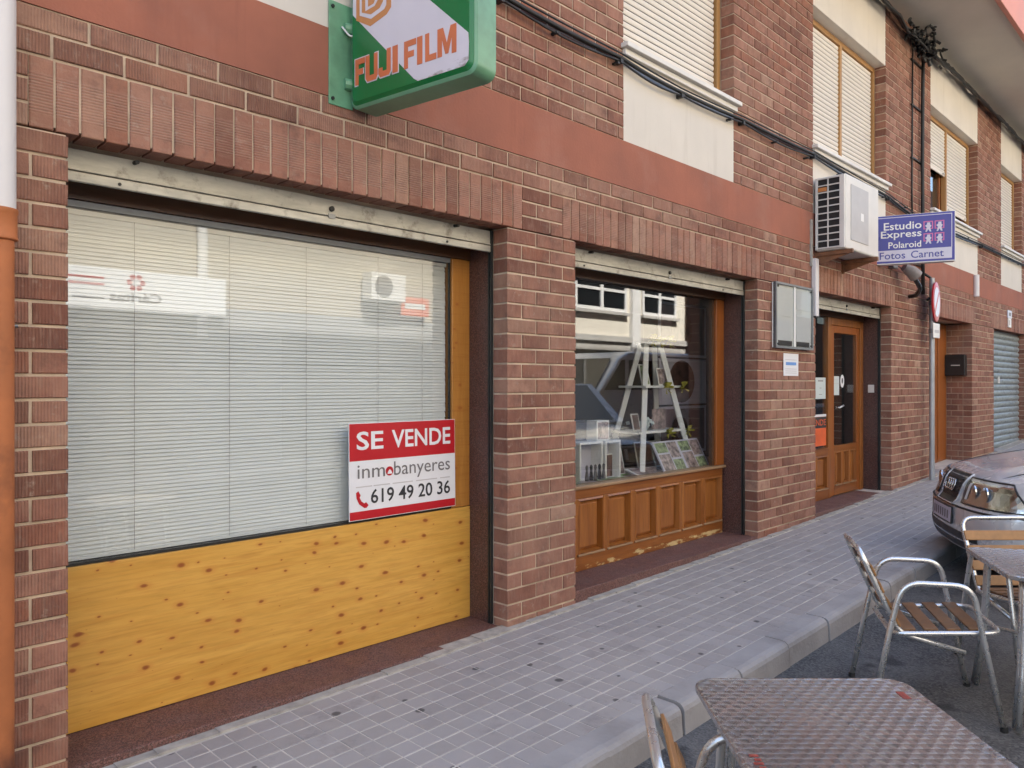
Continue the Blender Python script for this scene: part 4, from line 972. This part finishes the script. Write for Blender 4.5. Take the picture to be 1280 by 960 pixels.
t_ = thing('photo_print', 'small portrait photo inside the narrow white cube shelf', 'photo', (5.13, 0.64, DF+0.02)); bx('print', (5.08, 0.64, DF+0.02), (5.2, 0.646, DF+0.2), M['photo3'], t_); bx('mount', (5.07, 0.6465, DF+0.019), (5.21, 0.65, DF+0.21), M['white'], t_)
t_ = thing('photo_box', 'small photo cube standing on the white cube shelves', 'photo frame', (5.04, 0.62, 1.03))
obj('cube', MB().box((4.95, 0.61, 1.031), (5.12, 0.72, 1.20)), M['white'], t_, bev=0.004); bx('print', (4.965, 0.607, 1.045), (5.105, 0.6095, 1.185), M['photo'], t_)
t_ = thing('wedding_album', 'open wedding album with colour photos propped at the display window', 'album', (6.1, 0.56, DF))
for k, (a, b, yo1, yo2) in enumerate(((5.68, 6.06, 0.50, 0.56), (6.06, 6.44, 0.56, 0.50))):
    T = Matrix.Translation((0, 0.0, DF)) @ Matrix.Rotation(R(-28), 4, 'X')
    mbp = MB().box((a, 0.40, 0.0), (b, 0.415, 0.32), T); mbp.v = [(x, y+0.06, z+0.19) for x, y, z in mbp.v]; obj('page', mbp, M['lilac'], t_)
    for (u0, v0, u1, v1, m) in ((0.05, 0.04, 0.5, 0.6, 'photo'), (0.54, 0.04, 0.95, 0.42, 'photo2'), (0.54, 0.48, 0.95, 0.95, 'photo'), (0.05, 0.65, 0.5, 0.95, 'photo2')):
        mbp = MB().box((a+(b-a)*u0, 0.398, 0.32*v0), (a+(b-a)*u1, 0.3995, 0.32*v1), T); mbp.v = [(x, y+0.06, z+0.19) for x, y, z in mbp.v]; obj('photo', mbp, M[m], t_)
t_ = thing('framed_photo', 'white photo frame lying tilted before the ladder shelf', 'photo frame', (5.5, 0.5, DF))
T = Matrix.Translation((5.56, 0.50, DF+0.012)) @ Matrix.Rotation(R(-12), 4, 'Z') @ Matrix.Rotation(R(14), 4, 'X')
obj('frame', MB().box((-0.18, -0.1, 0), (0.18, 0.14, 0.016), T), M['white'], t_, bev=0.003); obj('print', MB().box((-0.155, -0.08, 0.0165), (0.155, 0.12, 0.018), T), M['photo'], t_)
obj('turf_mat', MB().box((4.55, 0.46, DF+0.001), (5.45, 0.68, DF+0.014)), M['grass']); tag(bpy.data.objects['turf_mat'], 'green artificial turf mat on the floor of the display window', 'mat')
t_ = thing('flower_bunch', 'small bunch of white paper flowers on the lower ladder shelf', 'flowers', (5.75, 0.72, 1.08))
mbf = MB()
for k in range(26):
    p = Vector((5.76+random.gauss(0, .05), 0.72+random.gauss(0, .04), 1.15+random.gauss(0, .03))); s = 0.022
    mbf.lathe([(0.004, -s), (s, 0), (0.004, s)], Matrix.Translation(p) @ Matrix.Rotation(random.random()*3, 4, 'X'), 6)
obj('petals', mbf, M['mint'], t_)
t_ = thing('photo_print', 'wedding photo standing on the lower shelf of the white ladder', 'photo', (6.05, 0.74, 1.08)); bx('print', (5.95, 0.74, 1.081), (6.17, 0.75, 1.27), M['photo'], t_)
def standing(label, x0, x1, y, z0, h, m, lean=12):
    t_ = thing('photo_card', label, 'photo', ((x0+x1)/2, y, z0)); T = Matrix.Translation((0, y, z0)) @ Matrix.Rotation(R(-lean), 4, 'X')
    obj('mount', MB().box((x0, 0, 0.001), (x1, 0.008, h), T), M['white'], t_); obj('print', MB().box((x0+0.012, -0.002, 0.013), (x1-0.012, -0.0002, h-0.012), T), M[m], t_)
standing('upright photo card on the upper shelf of the white ladder, left', 5.73, 5.86, 0.7, 1.491, 0.2, 'photo2')
standing('upright photo card on the upper shelf of the white ladder, right', 6.0, 6.16, 0.7, 1.491, 0.17, 'photo')
standing('dark photo card at the left end of the lower ladder shelf', 5.57, 5.68, 0.68, 1.081, 0.16, 'photo3')
standing('photo card leaning behind the tilted white frame', 5.32, 5.50, 0.72, DF, 0.24, 'photo')
standing('tall photo card between the cube shelves and the ladder', 5.52, 5.68, 0.86, DF, 0.32, 'photo2')
standing('wide photo card under the ladder shelf behind the album', 5.9, 6.3, 0.86, DF, 0.26, 'photo3')
standing('photo card at the far left of the display window floor', 4.40, 4.62, 0.62, DF, 0.30, 'photo2')
for k, (x0, x1, y, m, lb) in enumerate(((4.62, 4.82, 0.48, 'photo', 'flat magazine on the turf mat, left'), (4.9, 5.16, 0.475, 'photo2', 'flat magazine on the turf mat, middle'), (5.24, 5.38, 0.48, 'photo3', 'small flat print on the turf mat, right'))):
    t_ = thing('magazine', lb, 'magazine', ((x0+x1)/2, y, DF+0.015)); bx('pages', (x0, y, DF+0.0145), (x1, y+0.1, DF+0.022), M['white'], t_); bx('cover', (x0+0.004, y+0.004, DF+0.0222), (x1-0.004, y+0.096, DF+0.0235), M[m], t_)
t_ = thing('figurine_row', 'row of small dark figurines before the low white cube shelf', 'figurines', (4.87, 0.56, DF))
for k in range(5): obj('figurine', MB().lathe([(0.016, 0), (0.018, 0.03), (0.01, 0.09), (0.013, 0.11), (0.012, 0.125), (0.003, 0.135)], Matrix.Translation((4.76+k*0.055, 0.56, DF+0.0145)), 10), M['ink'] if k % 2 else M['greyink'], t_, smooth=True)
# portrait posters at the back: plain stand-ins
for k, (z0, z1, mm, lab) in enumerate(((1.78, 2.32, 'photo3', 'top framed portrait print at the back of the display window'), (1.30, 1.76, 'photo3', 'middle framed print with dark round shape in the display window'), (0.80, 1.28, 'photo3', 'lowest framed portrait print at the back of the display window'))):
    t_ = thing('portrait_print', lab, 'poster', (6.85, 0.88, z0)); M['posterground'] = M.get('posterground') or simple('mauve_poster_ground', (0.20, 0.13, 0.14), 0.5, var=0.1, nscale=3)
    bx('frame', (6.28, 0.885, z0), (7.16, 0.90, z1), M['lilac'], t_); bx('ground', (6.31, 0.881, z0+0.025), (7.12, 0.8845, z1-0.025), M['posterground'] if k != 1 else M['lilac'], t_)
    cx, cz = 6.68, (z0+z1)/2; obj('figure', MB().prism([(0.24*math.cos(q*.2618)*(0.8 if k != 1 else 1), 0.215*math.sin(q*.2618)) for q in range(24)], (cx, 0.8805, cz), UXF, UZ, (0, -1, 0), 0, 0.002), M[mm], t_)
bx('partition', (4.1, 1.05, 0.701), (6.25, 1.07, 2.2), M['partition'], w2)
bx('curtain', (7.2, 0.5, 0.75), (7.22, 1.4, 2.4), M['dark'], w2)

# ------------------------------------------------------------------ cafe furniture
def make_chair():
    r = thing('cafe_chair', '', 'chair'); hw = 0.265; TR = 0.0138
    for s in (-1, 1):
        y = s*hw
        obj('arm_leg_tube', MB().tube(fillet([(0.27, y*1.02, 0.0), (0.175, y, 0.47), (0.14, y, 0.665), (-0.16, y, 0.665), (-0.21, y, 0.47), (-0.30, y*1.02, 0.0)], [0, 0.1, 0.085, 0.085, 0.1, 0], 7), TR, 12), M['alu'], r, smooth=True, local=True)
    sh = 0.435; sw_ = 0.235
    obj('seat_frame', MB().tube(fillet([(-0.20, -sw_, sh-0.03), (0.27, -sw_, sh+0.01), (0.27, sw_, sh+0.01), (-0.20, sw_, sh-0.03)], 0.07, 7, True), TR*0.9, 12, True), M['alu'], r, smooth=True, local=True)
    obj('back_frame', MB().tube(fillet([(0.12, -0.225, 0.335), (-0.17, -0.225, 0.41), (-0.345, -0.225, 0.80), (-0.345, 0.225, 0.80), (-0.17, 0.225, 0.41), (0.12, 0.225, 0.335)], [0, 0.05, 0.075, 0.075, 0.05, 0], 7), TR*0.95, 12), M['alu'], r, smooth=True, local=True)
    for k in range(4):
        x = -0.125+k*0.098; z = sh-0.03+0.04*(x+0.2)/0.47+0.010
        T = Matrix.Translation((x, 0, z)) @ Matrix.Rotation(R(-5), 4, 'Y'); obj('seat_slat', MB().box((-0.031, -0.228, 0), (0.031, 0.228, 0.012), T), M['seatwood'], r, bev=0.003, local=True)
    ang = math.atan2(0.175, 0.39)
    for k in range(4):
        t = 0.14+k*0.205; x = -0.17-0.175*t+0.012; z = 0.41+0.39*t
        T = Matrix.Translation((x, 0, z)) @ Matrix.Rotation(-ang, 4, 'Y'); obj('back_slat', MB().box((0.0, -0.236, -0.029), (0.011, 0.236, 0.029), T), M['slatwood_y'], r, bev=0.003, local=True)
    for s in (-1, 1):
        for p in ((0.27, s*hw*1.02), (-0.30, s*hw*1.02)): obj('foot', MB().tube([(p[0], p[1], -0.004), (p[0], p[1], 0.02)], TR*1.25, 10), M['black'], r, local=True)
    return r
M['seatwood'] = simple('worn_brown_slat_wood', (0.175, 0.085, 0.036), 0.45, var=0.3, nscale=18, obj_=True)
M['slatwood_y'] = simple('oiled_slat_wood_plain', (0.30, 0.145, 0.052), 0.45, var=0.22, nscale=18, obj_=True)
c_, s_ = math.cos(TH), math.sin(TH)
def atview(wd, u): return (wd*c_+u*s_, -CAMD+wd*s_-u*c_)
ch = make_chair(); GC = 'aluminium cafe chairs with wooden slats'
def put(o, x, y, yaw, label, group):
    o.location = (x, y, rz(x)+0.004); o.rotation_euler = (0, 0, yaw); o['label'] = label; o['group'] = group
put(ch, 4.366-0.27*0.498, -2.315+0.27*0.867, math.atan2(-0.867, 0.498), 'aluminium chair with brown slats seen side-on, facing the right-hand table', GC)
c2 = copy_tree(ch); put(c2, 5.05, -2.42, TH+math.pi, 'aluminium chair behind the right-hand table with its slatted back to the car', GC)
c3 = copy_tree(ch); put(c3, *atview(1.88, 0.695), TH-math.pi/2-R(6), 'aluminium chair cut by the bottom edge, left of the near table', GC)
def make_table():
    r = thing('cafe_table', '', 'table'); hs = 0.335; zt = 0.725
    mb = MB(); prs = []
    for ins, z in ((0.010, -0.022), (0.0, -0.018), (0.0, -0.002), (0.005, 0.002), (0.014, 0.002), (0.02, 0.0)):
        prs.append([(a, b, zt+z) for a, b in rrect(-hs+ins, -hs+ins, hs-ins, hs-ins, 0.07-ins*0.6, 8)])
    k = len(prs[0]); mb.add([p for g in prs for p in g], [(i*k+j, i*k+(j+1) % k, (i+1)*k+(j+1) % k, (i+1)*k+j) for i in range(5) for j in range(k)] + [tuple(5*k+j for j in range(k)), tuple(reversed(range(k)))])
    obj('table_top', mb, M['swirl'], r, auto=30, local=True)
    for sx_ in (-1, 1):
        for sy in (-1, 1):
            for o_ in (-0.016, 0.016):
                obj('leg', MB().tube(fillet([(sx_*0.10+o_, sy*0.20, zt-0.03), (sx_*0.24+o_, sy*0.245, zt-0.05), (sx_*0.255+o_, sy*0.255, 0.35), (sx_*0.29+o_*1.4, sy*0.29, 0.0)], [0, 0.05, 0.1, 0], 5), 0.0135, 10), M['alu'], r, smooth=True, local=True)
    obj('cross_bar', MB().tube([(-0.26, -0.26, 0.33), (0.26, 0.26, 0.33)], 0.010, 8).tube([(-0.26, 0.26, 0.33), (0.26, -0.26, 0.33)], 0.010, 8), M['alu'], r, local=True)
    return r
tb = make_table(); GT = 'square steel cafe tables'
tx, ty = atview(2.41-0.335, 0.905); put(tb, tx, ty, TH-math.pi/2, 'square steel table with swirled top in the foreground', GT)
tb2 = copy_tree(tb); put(tb2, 4.56, -2.60, math.atan2(0.497, 0.868), 'square steel table beyond the near one, cut by the right edge', GT)
M['dullred'] = simple('worn_red_print', (0.26, 0.045, 0.03), 0.5, var=0.4, nscale=90)
st = obj('print_mark', MB().box((0.262, 0.175, 0.7256), (0.285, 0.225, 0.7266)), M['dullred'], tb, local=True)
for k in range(5): obj('print_mark', MB().box((-0.308+(k % 2)*0.008, -0.175-k*0.02, 0.7256), (-0.284, -0.164-k*0.02, 0.7266)), M['dullred'], tb, local=True)

# ------------------------------------------------------------------ parked car
CX, CY = 6.98, -1.43; HEAD = R(119)
car = thing('parked_car', 'silver grey car parked nose to the kerb behind the cafe chairs', 'car', (0, 0, 0))
M['paint'] = simple('silver_grey_paint', (0.56, 0.565, 0.575), 0.27, 0.3, var=0.03, nscale=3, obj_=True)
M['paint'].node_tree.nodes['Principled BSDF'].inputs['Coat Weight'].default_value = 0.8
M['paint'].node_tree.nodes['Principled BSDF'].inputs['Coat Roughness'].default_value = 0.06
M['plastic'] = simple('black_car_plastic', (0.018, 0.018, 0.02), 0.5); M['chrome'] = simple('chrome', (0.6, 0.6, 0.6), 0.15, 1.0, var=0.02)
M['carglass'] = simple('dark_car_glass', (0.015, 0.018, 0.02), 0.05, 0.0, spec=0.8)
M['lens'] = glass_mat('headlamp_lens', 1.45); M['tyre'] = simple('tyre', (0.015, 0.015, 0.015), 0.8)
HW = 0.865
def plan(y): return 0.36*(1-max(0.0, 1-(min(abs(y), HW)/HW)**2.7)**(1/2.2))
PF = [(0.14, 0.19), (0.03, 0.235), (0.0, 0.30), (-0.004, 0.40), (0.0, 0.50), (0.018, 0.535), (0.045, 0.56), (0.065, 0.62), (0.085, 0.68), (0.115, 0.725), (0.16, 0.755)]
PH = [(0.24, 0.785), (0.40, 0.825), (0.70, 0.880), (1.0, 0.925), (1.22, 0.950)]
def front(y, z, off=0.0):
    for (a, b), (c, d) in zip(PF[:-1], PF[1:]):
        if b <= z <= d: x = a+(c-a)*(z-b)/(d-b); break
    else: x = PF[0][0] if z < PF[0][1] else PF[-1][0]
    return (-(x+plan(y)-off), y, z)      # nose towards +x is 0; body extends to -x
YS = [HW*math.sin(math.pi/2*k/14) for k in range(15)]; YS = [-y for y in reversed(YS[1:])] + YS; NY = len(YS)
mb = MB(); vs = []; fs = []
for (x, z) in PF: vs += [(-(x+plan(y)), y, z) for y in YS]
for (x, z) in PH:
    t = (x-0.16)/(1.22-0.16)
    for y in YS:
        q = (abs(y)/HW); crown = 0.055*q**3*(0.4+0.6*t) - (0.016*math.exp(-((abs(y)-0.42)/0.10)**2))*(0.3+t*0.5)
        vs.append((-(x+plan(y)*(1-t)), y, z-crown))
nr = len(PF)+len(PH)
for i in range(nr-1):
    for j in range(NY-1): fs.append((i*NY+j, i*NY+j+1, (i+1)*NY+j+1, (i+1)*NY+j))
mb.add(vs, fs)
# sides running back from the nose edge
for s, j in ((1, NY-1), (-1, 0)):
    col = [vs[i*NY+j] for i in range(nr)]
    lev = [(p[2], p[0]) for p in col[:len(PF)]]
    stn = [-0.55, -1.22, -2.2, -3.2, -3.9, -4.35]; n = len(lev); base = len(mb.v)
    for z, x0 in lev:
        for q, xs_ in enumerate([x0] + stn):
            yy = s*(HW + (0.018*math.sin(math.pi*min(1, max(0, (z-0.2)/0.6))) if q else 0)); zz = z + (0.0 if q == 0 else max(0, (z-0.5))*0.35*min(1, (-xs_-0.36)/0.9))
            mb.v.append((xs_, yy, zz))
    m = len(stn)+1
    for a in range(n-1):
        for b in range(m-1):
            f = (base+a*m+b, base+a*m+b+1, base+(a+1)*m+b+1, base+(a+1)*m+b); mb.f.append(f if s < 0 else tuple(reversed(f)))
def CL(o): return o
body = obj('body', mb, M['paint'], car, auto=32, local=True)
# rear deck and fill (seen from elsewhere only)
bk = MB(); cabs = [(-1.22, 0.86, 0.945), (-1.9, 0.66, 1.40), (-2.9, 0.64, 1.42), (-3.7, 0.80, 0.99), (-4.35, 0.80, 0.95)]
vv = []
for x, hwid, z in cabs: vv += [(x, -hwid, z), (x, hwid, z)]
bk.add(vv, [(2*i, 2*i+2, 2*i+3, 2*i+1) for i in range(4)]); obj('roof', bk, M['paint'], car, local=True)
gs_ = MB()
for s in (-1, 1):
    gs_.add([(-1.22, s*0.86, 0.93), (-1.9, s*0.66, 1.40), (-2.9, s*0.64, 1.42), (-3.7, s*0.80, 0.98), (-4.35, s*0.83, 0.93)], [(0, 1, 2, 3, 4) if s < 0 else (4, 3, 2, 1, 0)])
obj('side_window', gs_, M['carglass'], car, local=True)
obj('windscreen', MB().add([(-1.25, -0.72, 0.975), (-1.25, 0.72, 0.975), (-1.86, 0.58, 1.385), (-1.86, -0.58, 1.385)], [(0, 1, 2, 3)]), M['carglass'], car, local=True)
obj('tail', MB().add([(-4.35, -0.86, 0.2), (-4.35, 0.86, 0.2), (-4.35, 0.82, 0.95), (-4.35, -0.82, 0.95)], [(0, 3, 2, 1)]), M['paint'], car, local=True)
for wx in (-0.85, -3.45):
    for s in (-1, 1):
        Tm = Matrix.Translation((wx, s*0.80, 0.315)) @ Matrix.Rotation(R(90), 4, 'X')
        wh = obj('wheel', MB().lathe([(0.20, -0.095), (0.29, -0.09), (0.315, -0.06), (0.315, 0.06), (0.29, 0.09), (0.20, 0.095)], Tm, 28), M['tyre'], car, auto=40, local=True)
        obj('rim', MB().lathe([(0.19, -0.098), (0.19, 0.098)], Tm, 24), M['alu'], wh, local=True)
        obj('wheel_arch', MB().lathe([(0.37, -0.085), (0.37, 0.0885)], Tm, 28), M['plastic'], car, local=True)
obj('underside', MB().box((-4.3, -0.84, 0.17), (-0.2, 0.84, 0.2)), M['plastic'], car, local=True)
def patch(poly_rows, off, ny=10):
    """rows of (z, y0, y1) -> strip following the nose surface"""
    mbp = MB(); vv = []
    for z, y0, y1 in poly_rows: vv += [front(y0+(y1-y0)*k/ny, z, off) for k in range(ny+1)]
    n = ny+1; mbp.add(vv, [(i*n+k, i*n+k+1, (i+1)*n+k+1, (i+1)*n+k) for i in range(len(poly_rows)-1) for k in range(ny)])
    return mbp
def lerp_rows(z0, z1, fl_, fr_, n=6): return [(z0+(z1-z0)*k/n, fl_(k/n), fr_(k/n)) for k in range(n+1)]
gr = obj('grille', patch(lerp_rows(0.535, 0.745, lambda t: -0.20-0.05*t, lambda t: 0.20+0.05*t), 0.006), M['plastic'], car, local=True)
def loop_path(rows, off):
    L_ = [front(r_[1], r_[0], off) for r_ in rows]; R_ = [front(r_[2], r_[0], off) for r_ in rows]
    top = [front(rows[-1][1]+(rows[-1][2]-rows[-1][1])*k/8, rows[-1][0], off) for k in range(1, 8)]; bot = [front(rows[0][2]+(rows[0][1]-rows[0][2])*k/8, rows[0][0], off) for k in range(1, 8)]
    return L_ + top + list(reversed(R_)) + bot
obj('grille_surround', MB().tube(loop_path(lerp_rows(0.528, 0.75, lambda t: -0.21-0.05*t, lambda t: 0.21+0.05*t), 0.004), 0.008, 8, True), M['paint'], gr, smooth=True, local=True)
for k in range(6):
    z = 0.58+k*0.025; obj('grille_bar', MB().tube([front(-0.2+0.4*q/8, z, 0.011) for q in range(9)], 0.005, 6), M['plastic'], gr, local=True)
for k in range(4):
    cy = -0.0825+k*0.055; ring = []
    for q in range(20):
        a = q*2*math.pi/20; ring.append(front(cy+0.038*math.cos(a), 0.655+0.038*math.sin(a), 0.024))
    obj('emblem_ring', MB().tube(ring, 0.0065, 6, True), M['chrome'], gr, smooth=True, local=True)
for s in (-1, 1):
    rows = lerp_rows(0.555, 0.735, lambda t: s*(0.325-0.02*t), lambda t: s*(0.855-0.10*t*t))
    hl = obj('headlight', patch(rows, 0.002, 18), M['chrome'], car, local=True)
    obj('lamp_seal', MB().tube(loop_path(rows, 0.006), 0.007, 6, True), M['plastic'], hl, smooth=True, local=True)
    for yc, rr in ((0.46, 0.052), (0.60, 0.055)):
        p = front(s*yc, 0.645, 0.006); Tl = Matrix.Translation(p) @ Matrix.Rotation(R(90), 4, 'Y')
        obj('reflector', MB().lathe([(rr, -0.004), (rr, 0.006), (rr*0.85, 0.004), (rr*0.4, -0.003)], Tl, 18), M['tanlamp'] if 'tanlamp' in M else M['chrome'], hl, local=True)
    obj('lens', patch(rows, 0.016, 18), M['lens'], hl, smooth=True, local=True)
    obj('indicator', patch(lerp_rows(0.585, 0.70, lambda t: s*0.345, lambda t: s*0.385), 0.006, 4), M['white'], hl, local=True)
pt = obj('number_plate', patch([(0.395, -0.26, 0.26), (0.505, -0.26, 0.26)], 0.016, 6), M['lilac'], car, local=True)
obj('plate_frame', MB().tube(loop_path([(0.392, -0.263, 0.263), (0.508, -0.263, 0.263)], 0.014), 0.007, 6, True), M['plastic'], pt, local=True)
for k in range(7):
    y = -0.2+k*0.062; obj('plate_mark', patch([(0.42, y, y+0.028), (0.48, y, y+0.028)], 0.018, 2), M['greyink'], pt, local=True)
obj('bumper_strip', MB().tube([front(-0.86+1.72*q/30, 0.525, 0.004) for q in range(31)], 0.008, 6), M['plastic'], car, smooth=True, local=True)
obj('lower_intake', patch(lerp_rows(0.245, 0.36, lambda t: -0.62, lambda t: 0.62, 3), 0.003, 20), M['plastic'], car, local=True)
def hoodpt(x, y):
    t = (x-0.16)/1.06
    for (a, b), (c, d) in zip([PF[-1]]+PH[:-1], PH):
        if a <= x <= c: z = b+(d-b)*(x-a)/(c-a); break
    q = abs(y)/HW; cr = 0.055*q**3*(0.4+0.6*t) - (0.016*math.exp(-((abs(y)-0.42)/0.10)**2))*(0.3+t*0.5)
    return (-(x+plan(y)*(1-t)), y, z-cr+0.001)
for s in (-1, 1): obj('hood_seam', MB().tube([hoodpt(0.17+0.95*k/16, s*(0.60+0.12*k/16)) for k in range(17)], 0.0045, 5), M['plastic'], car, local=True)
car.location = (CX, CY, rz(CX+0.6)+0.01); car.rotation_euler = (0, 0, HEAD); car.scale = (1, 1, 1.10)

# ------------------------------------------------------------------ across the street (seen in the panes)
opp = thing('cream_house', 'cream house across the street with white windows, seen reflected in the display window', 'house', (17, -9.2, 0))
OY = -9.0
M['oppcream'] = simple('pale_cream_render', (0.76, 0.71, 0.61), 0.85, var=0.06, nscale=0.8)
M['oppgrey'] = simple('grey_ground_floor_render', (0.46, 0.44, 0.41), 0.9, var=0.1, nscale=0.8)
M['oppbeige'] = simple('beige_render', (0.44, 0.385, 0.30), 0.85, var=0.06, nscale=0.8); M['oppdark'] = simple('dark_grey_plinth', (0.25, 0.245, 0.24), 0.9, var=0.1, nscale=0.8)
bg_ = thing('beige_house', 'beige house across the street carrying a long white sign, seen reflected in the blind window', 'house', (2, -9.2, 0))
bx('wall', (-10, OY-8, 2.85), (13.496, OY, 9.5), M['oppbeige'], bg_); bx('ground_floor', (-10, OY-8, -0.5), (13.496, OY+0.02, 2.849), M['oppdark'], bg_)
bx('wall', (13.5, OY-8, 2.85), (21, OY, 9.5), M['oppcream'], opp)
bx('ground_floor', (13.5, OY-8, -0.5), (21, OY+0.02, 2.84), M['oppgrey'], opp)
bx('cornice', (13.5, OY+0.021, 2.70), (21, OY+0.10, 2.86), M['oppgrey'], opp)
bx('dark_garage_opening', (14.2, OY+0.0205, 0), (17.8, OY+0.06, 2.45), M['dark'], opp); bx('dark_garage_opening', (7.0, OY+0.0205, 0), (10.2, OY+0.06, 2.45), M['dark'], bg_)  # dark sheets paint in the shade inside the garage openings
for (a, b) in ((-2, -0.2), (1.0, 2.8), (11.2, 13.2), (15.5, 17.8), (18.6, 20.4)):
    fr = MB().box((a, OY+0.001, 3.55), (a+0.09, OY+0.07, 5.2)).box((b-0.09, OY+0.001, 3.55), (b, OY+0.07, 5.2)).box((a+0.09, OY+0.001, 5.11), (b-0.09, OY+0.07, 5.2)).box((a+0.09, OY+0.001, 3.55), (b-0.09, OY+0.07, 3.64)).box(((a+b)/2-0.06, OY+0.001, 3.64), ((a+b)/2+0.06, OY+0.07, 5.11)).box((a+0.09, OY+0.001, 4.1), (b-0.09, OY+0.06, 4.18))
    wo = obj('window', fr, M['white'], opp if a > 13.5 else bg_); bx('pane', (a+0.05, OY+0.001, 3.6), (b-0.05, OY+0.03, 5.15), M['carglass'], wo); bx('sill', (a-0.08, OY+0.001, 3.46), (b+0.08, OY+0.14, 3.54), M['oppgrey'], wo)
bx('pilaster', (18.0, OY+0.0005, -0.3), (18.4, OY+0.12, 9.4), M['white'], opp)
obj('drain_tube', MB().tube([(5.49, OY+0.12, 2.3), (5.49, OY+0.12, 9.0)], 0.085, 12), M['white'], bg_)
M['signboard'] = simple('bright_white_board', (0.86, 0.87, 0.88), 0.4, var=0.01)
bn = thing('charity_sign', 'long white sign with red emblem on the beige house across the street', 'sign', (4.2, OY+0.1, 2.7))
bx('board', (1.2, OY+0.161, 2.68), (5.86, OY+0.20, 3.32), M['signboard'], bn)
UB = (-1, 0, 0); OB = Vector((5.86, OY+0.20, 2.68))
for k in range(6):
    a = k*math.pi/3; flat([(1.48+0.10*math.cos(a)+0.045*math.cos(q*.628), 0.45+0.10*math.sin(a)+0.045*math.sin(q*.628)) for q in range(10)], M['red'], bn, OB, UB, UZ, 0.002, 'emblem')
lettering('Cáritas', (1.08, 0.13, 1.88, 0.29), OB, UB, UZ, M['greyink'], bn, off=0.003, bold=0.03)
for zq in (0.46, 0.36): flat(rect(1.95, zq, 2.45, zq+0.035), M['red'], bn, OB, UB, UZ, 0.002, 'print_line')
flat(rect(1.95, 0.15, 2.4, 0.18), M['greyink'], bn, OB, UB, UZ, 0.002, 'print_line')
oac = thing('air_conditioner', 'white air conditioner high on the beige house across the street', 'air conditioner', (9.4, OY+0.3, 3.2))
bx('casing', (8.75, OY+0.10, 3.2), (9.6, OY+0.42, 3.75), M['white'], oac); obj('fan_grille', MB().lathe([(0.22, 0), (0.22, 0.01)], Matrix.Translation((9.05, OY+0.421, 3.48)) @ Matrix.Rotation(R(-90), 4, 'X'), 20), M['greyink'], oac)
bx('bracket', (8.85, OY+0.001, 3.15), (9.5, OY+0.4, 3.195), M['steel'], oac)
og = thing('orange_sign', 'orange sign on the beige house beside its air conditioner', 'sign', (10.3, OY+0.05, 3.0)); bx('board', (9.65, OY+0.161, 2.95), (10.4, OY+0.19, 3.35), M['orangered'], og); bx('print', (9.75, OY+0.1905, 3.10), (10.3, OY+0.195, 3.22), M['white'], og)
M['brownrender'] = simple('brown_render', (0.16, 0.105, 0.07), 0.85, var=0.1, nscale=1)
bh = thing('brown_house', 'brown house beyond the cream one across the street', 'house', (30, -9.2, 0)); bx('wall', (21.004, -16, -0.3), (48, OY+0.03, 12), M['brownrender'], bh)
for k in range(5): bx('window', (23+k*4, OY+0.0305, 4), (24.6+k*4, OY+0.05, 5.6), M['carglass'], bh)
osm = strip(-9.0, -7.7, lambda x: gz(x)-0.02); n0 = len(osm.v)
for i in range(104): osm.add([(-12+i*0.5, -7.7, gz(-12+i*0.5)-0.02), (-11.5+i*0.5, -7.7, gz(-11.5+i*0.5)-0.02), (-11.5+i*0.5, -7.7, gz(-11.5+i*0.5)-0.3), (-12+i*0.5, -7.7, gz(-12+i*0.5)-0.3)], [(0, 1, 2, 3)])
osw = struct(obj('far_sidewalk', osm, M['kerb']))
# van across the street
vn = thing('parked_van', 'pale silver van parked across the street, seen reflected in the display window', 'van', (13.4, -6.2, rz(13.4)))
M['vanpaint'] = simple('pale_silver_blue_paint', (0.62, 0.67, 0.74), 0.3, 0.4, var=0.03)
vz = rz(13.4)
prof = [(11.4, 0.35), (11.35, 0.75), (11.5, 1.05), (12.15, 1.25), (12.85, 1.95), (13.2, 2.08), (15.6, 2.1), (15.85, 1.9), (15.95, 0.9), (15.9, 0.35)]
vb = MB().prism([(x, z) for x, z in prof], (0, -5.5, vz), (1, 0, 0), (0, 0, 1), (0, -1, 0), 0.0, 1.75); obj('body', vb, M['vanpaint'], vn, bev=0.06, seg=3)
def vpan(pts, y, mm, nm): obj(nm, MB().prism(pts, (0, y, vz), (1, 0, 0), (0, 0, 1), (0, 1, 0), 0.0, 0.012), mm, vn)
vpan([(12.3, 1.27), (13.0, 1.27), (13.0, 1.9), (12.9, 1.9)], -5.5, M['carglass'], 'side_window'); vpan([(13.15, 1.27), (14.4, 1.27), (14.4, 1.9), (13.15, 1.9)], -5.5, M['carglass'], 'side_window'); vpan([(14.5, 1.27), (15.6, 1.27), (15.55, 1.9), (14.5, 1.9)], -5.5, M['carglass'], 'side_window')
obj('windscreen', MB().add([(12.14, -5.62, vz+1.27), (12.14, -7.13, vz+1.27), (12.80, -7.05, vz+1.93), (12.80, -5.70, vz+1.93)], [(0, 1, 2, 3)]), M['carglass'], vn).location = (-0.012, 0, 0.012)
for wx in (12.2, 15.1):
    for wy in (-5.55, -7.2):
        wh = obj('wheel', MB().lathe([(0.2, -0.1), (0.32, -0.09), (0.32, 0.09), (0.2, 0.1)], Matrix.Translation((wx, wy, vz+0.32)) @ Matrix.Rotation(R(90), 4, 'X'), 22), M['tyre'], vn); obj('rim', MB().lathe([(0.19, -0.102), (0.19, 0.102)], Matrix.Translation((wx, wy, vz+0.32)) @ Matrix.Rotation(R(90), 4, 'X'), 18), M['alu'], wh)
bx('headlight', (11.34, -5.75, vz+0.8), (11.48, -5.52, vz+1.0), M['chrome'], vn); bx('headlight', (11.34, -7.23, vz+0.8), (11.48, -7.0, vz+1.0), M['chrome'], vn)
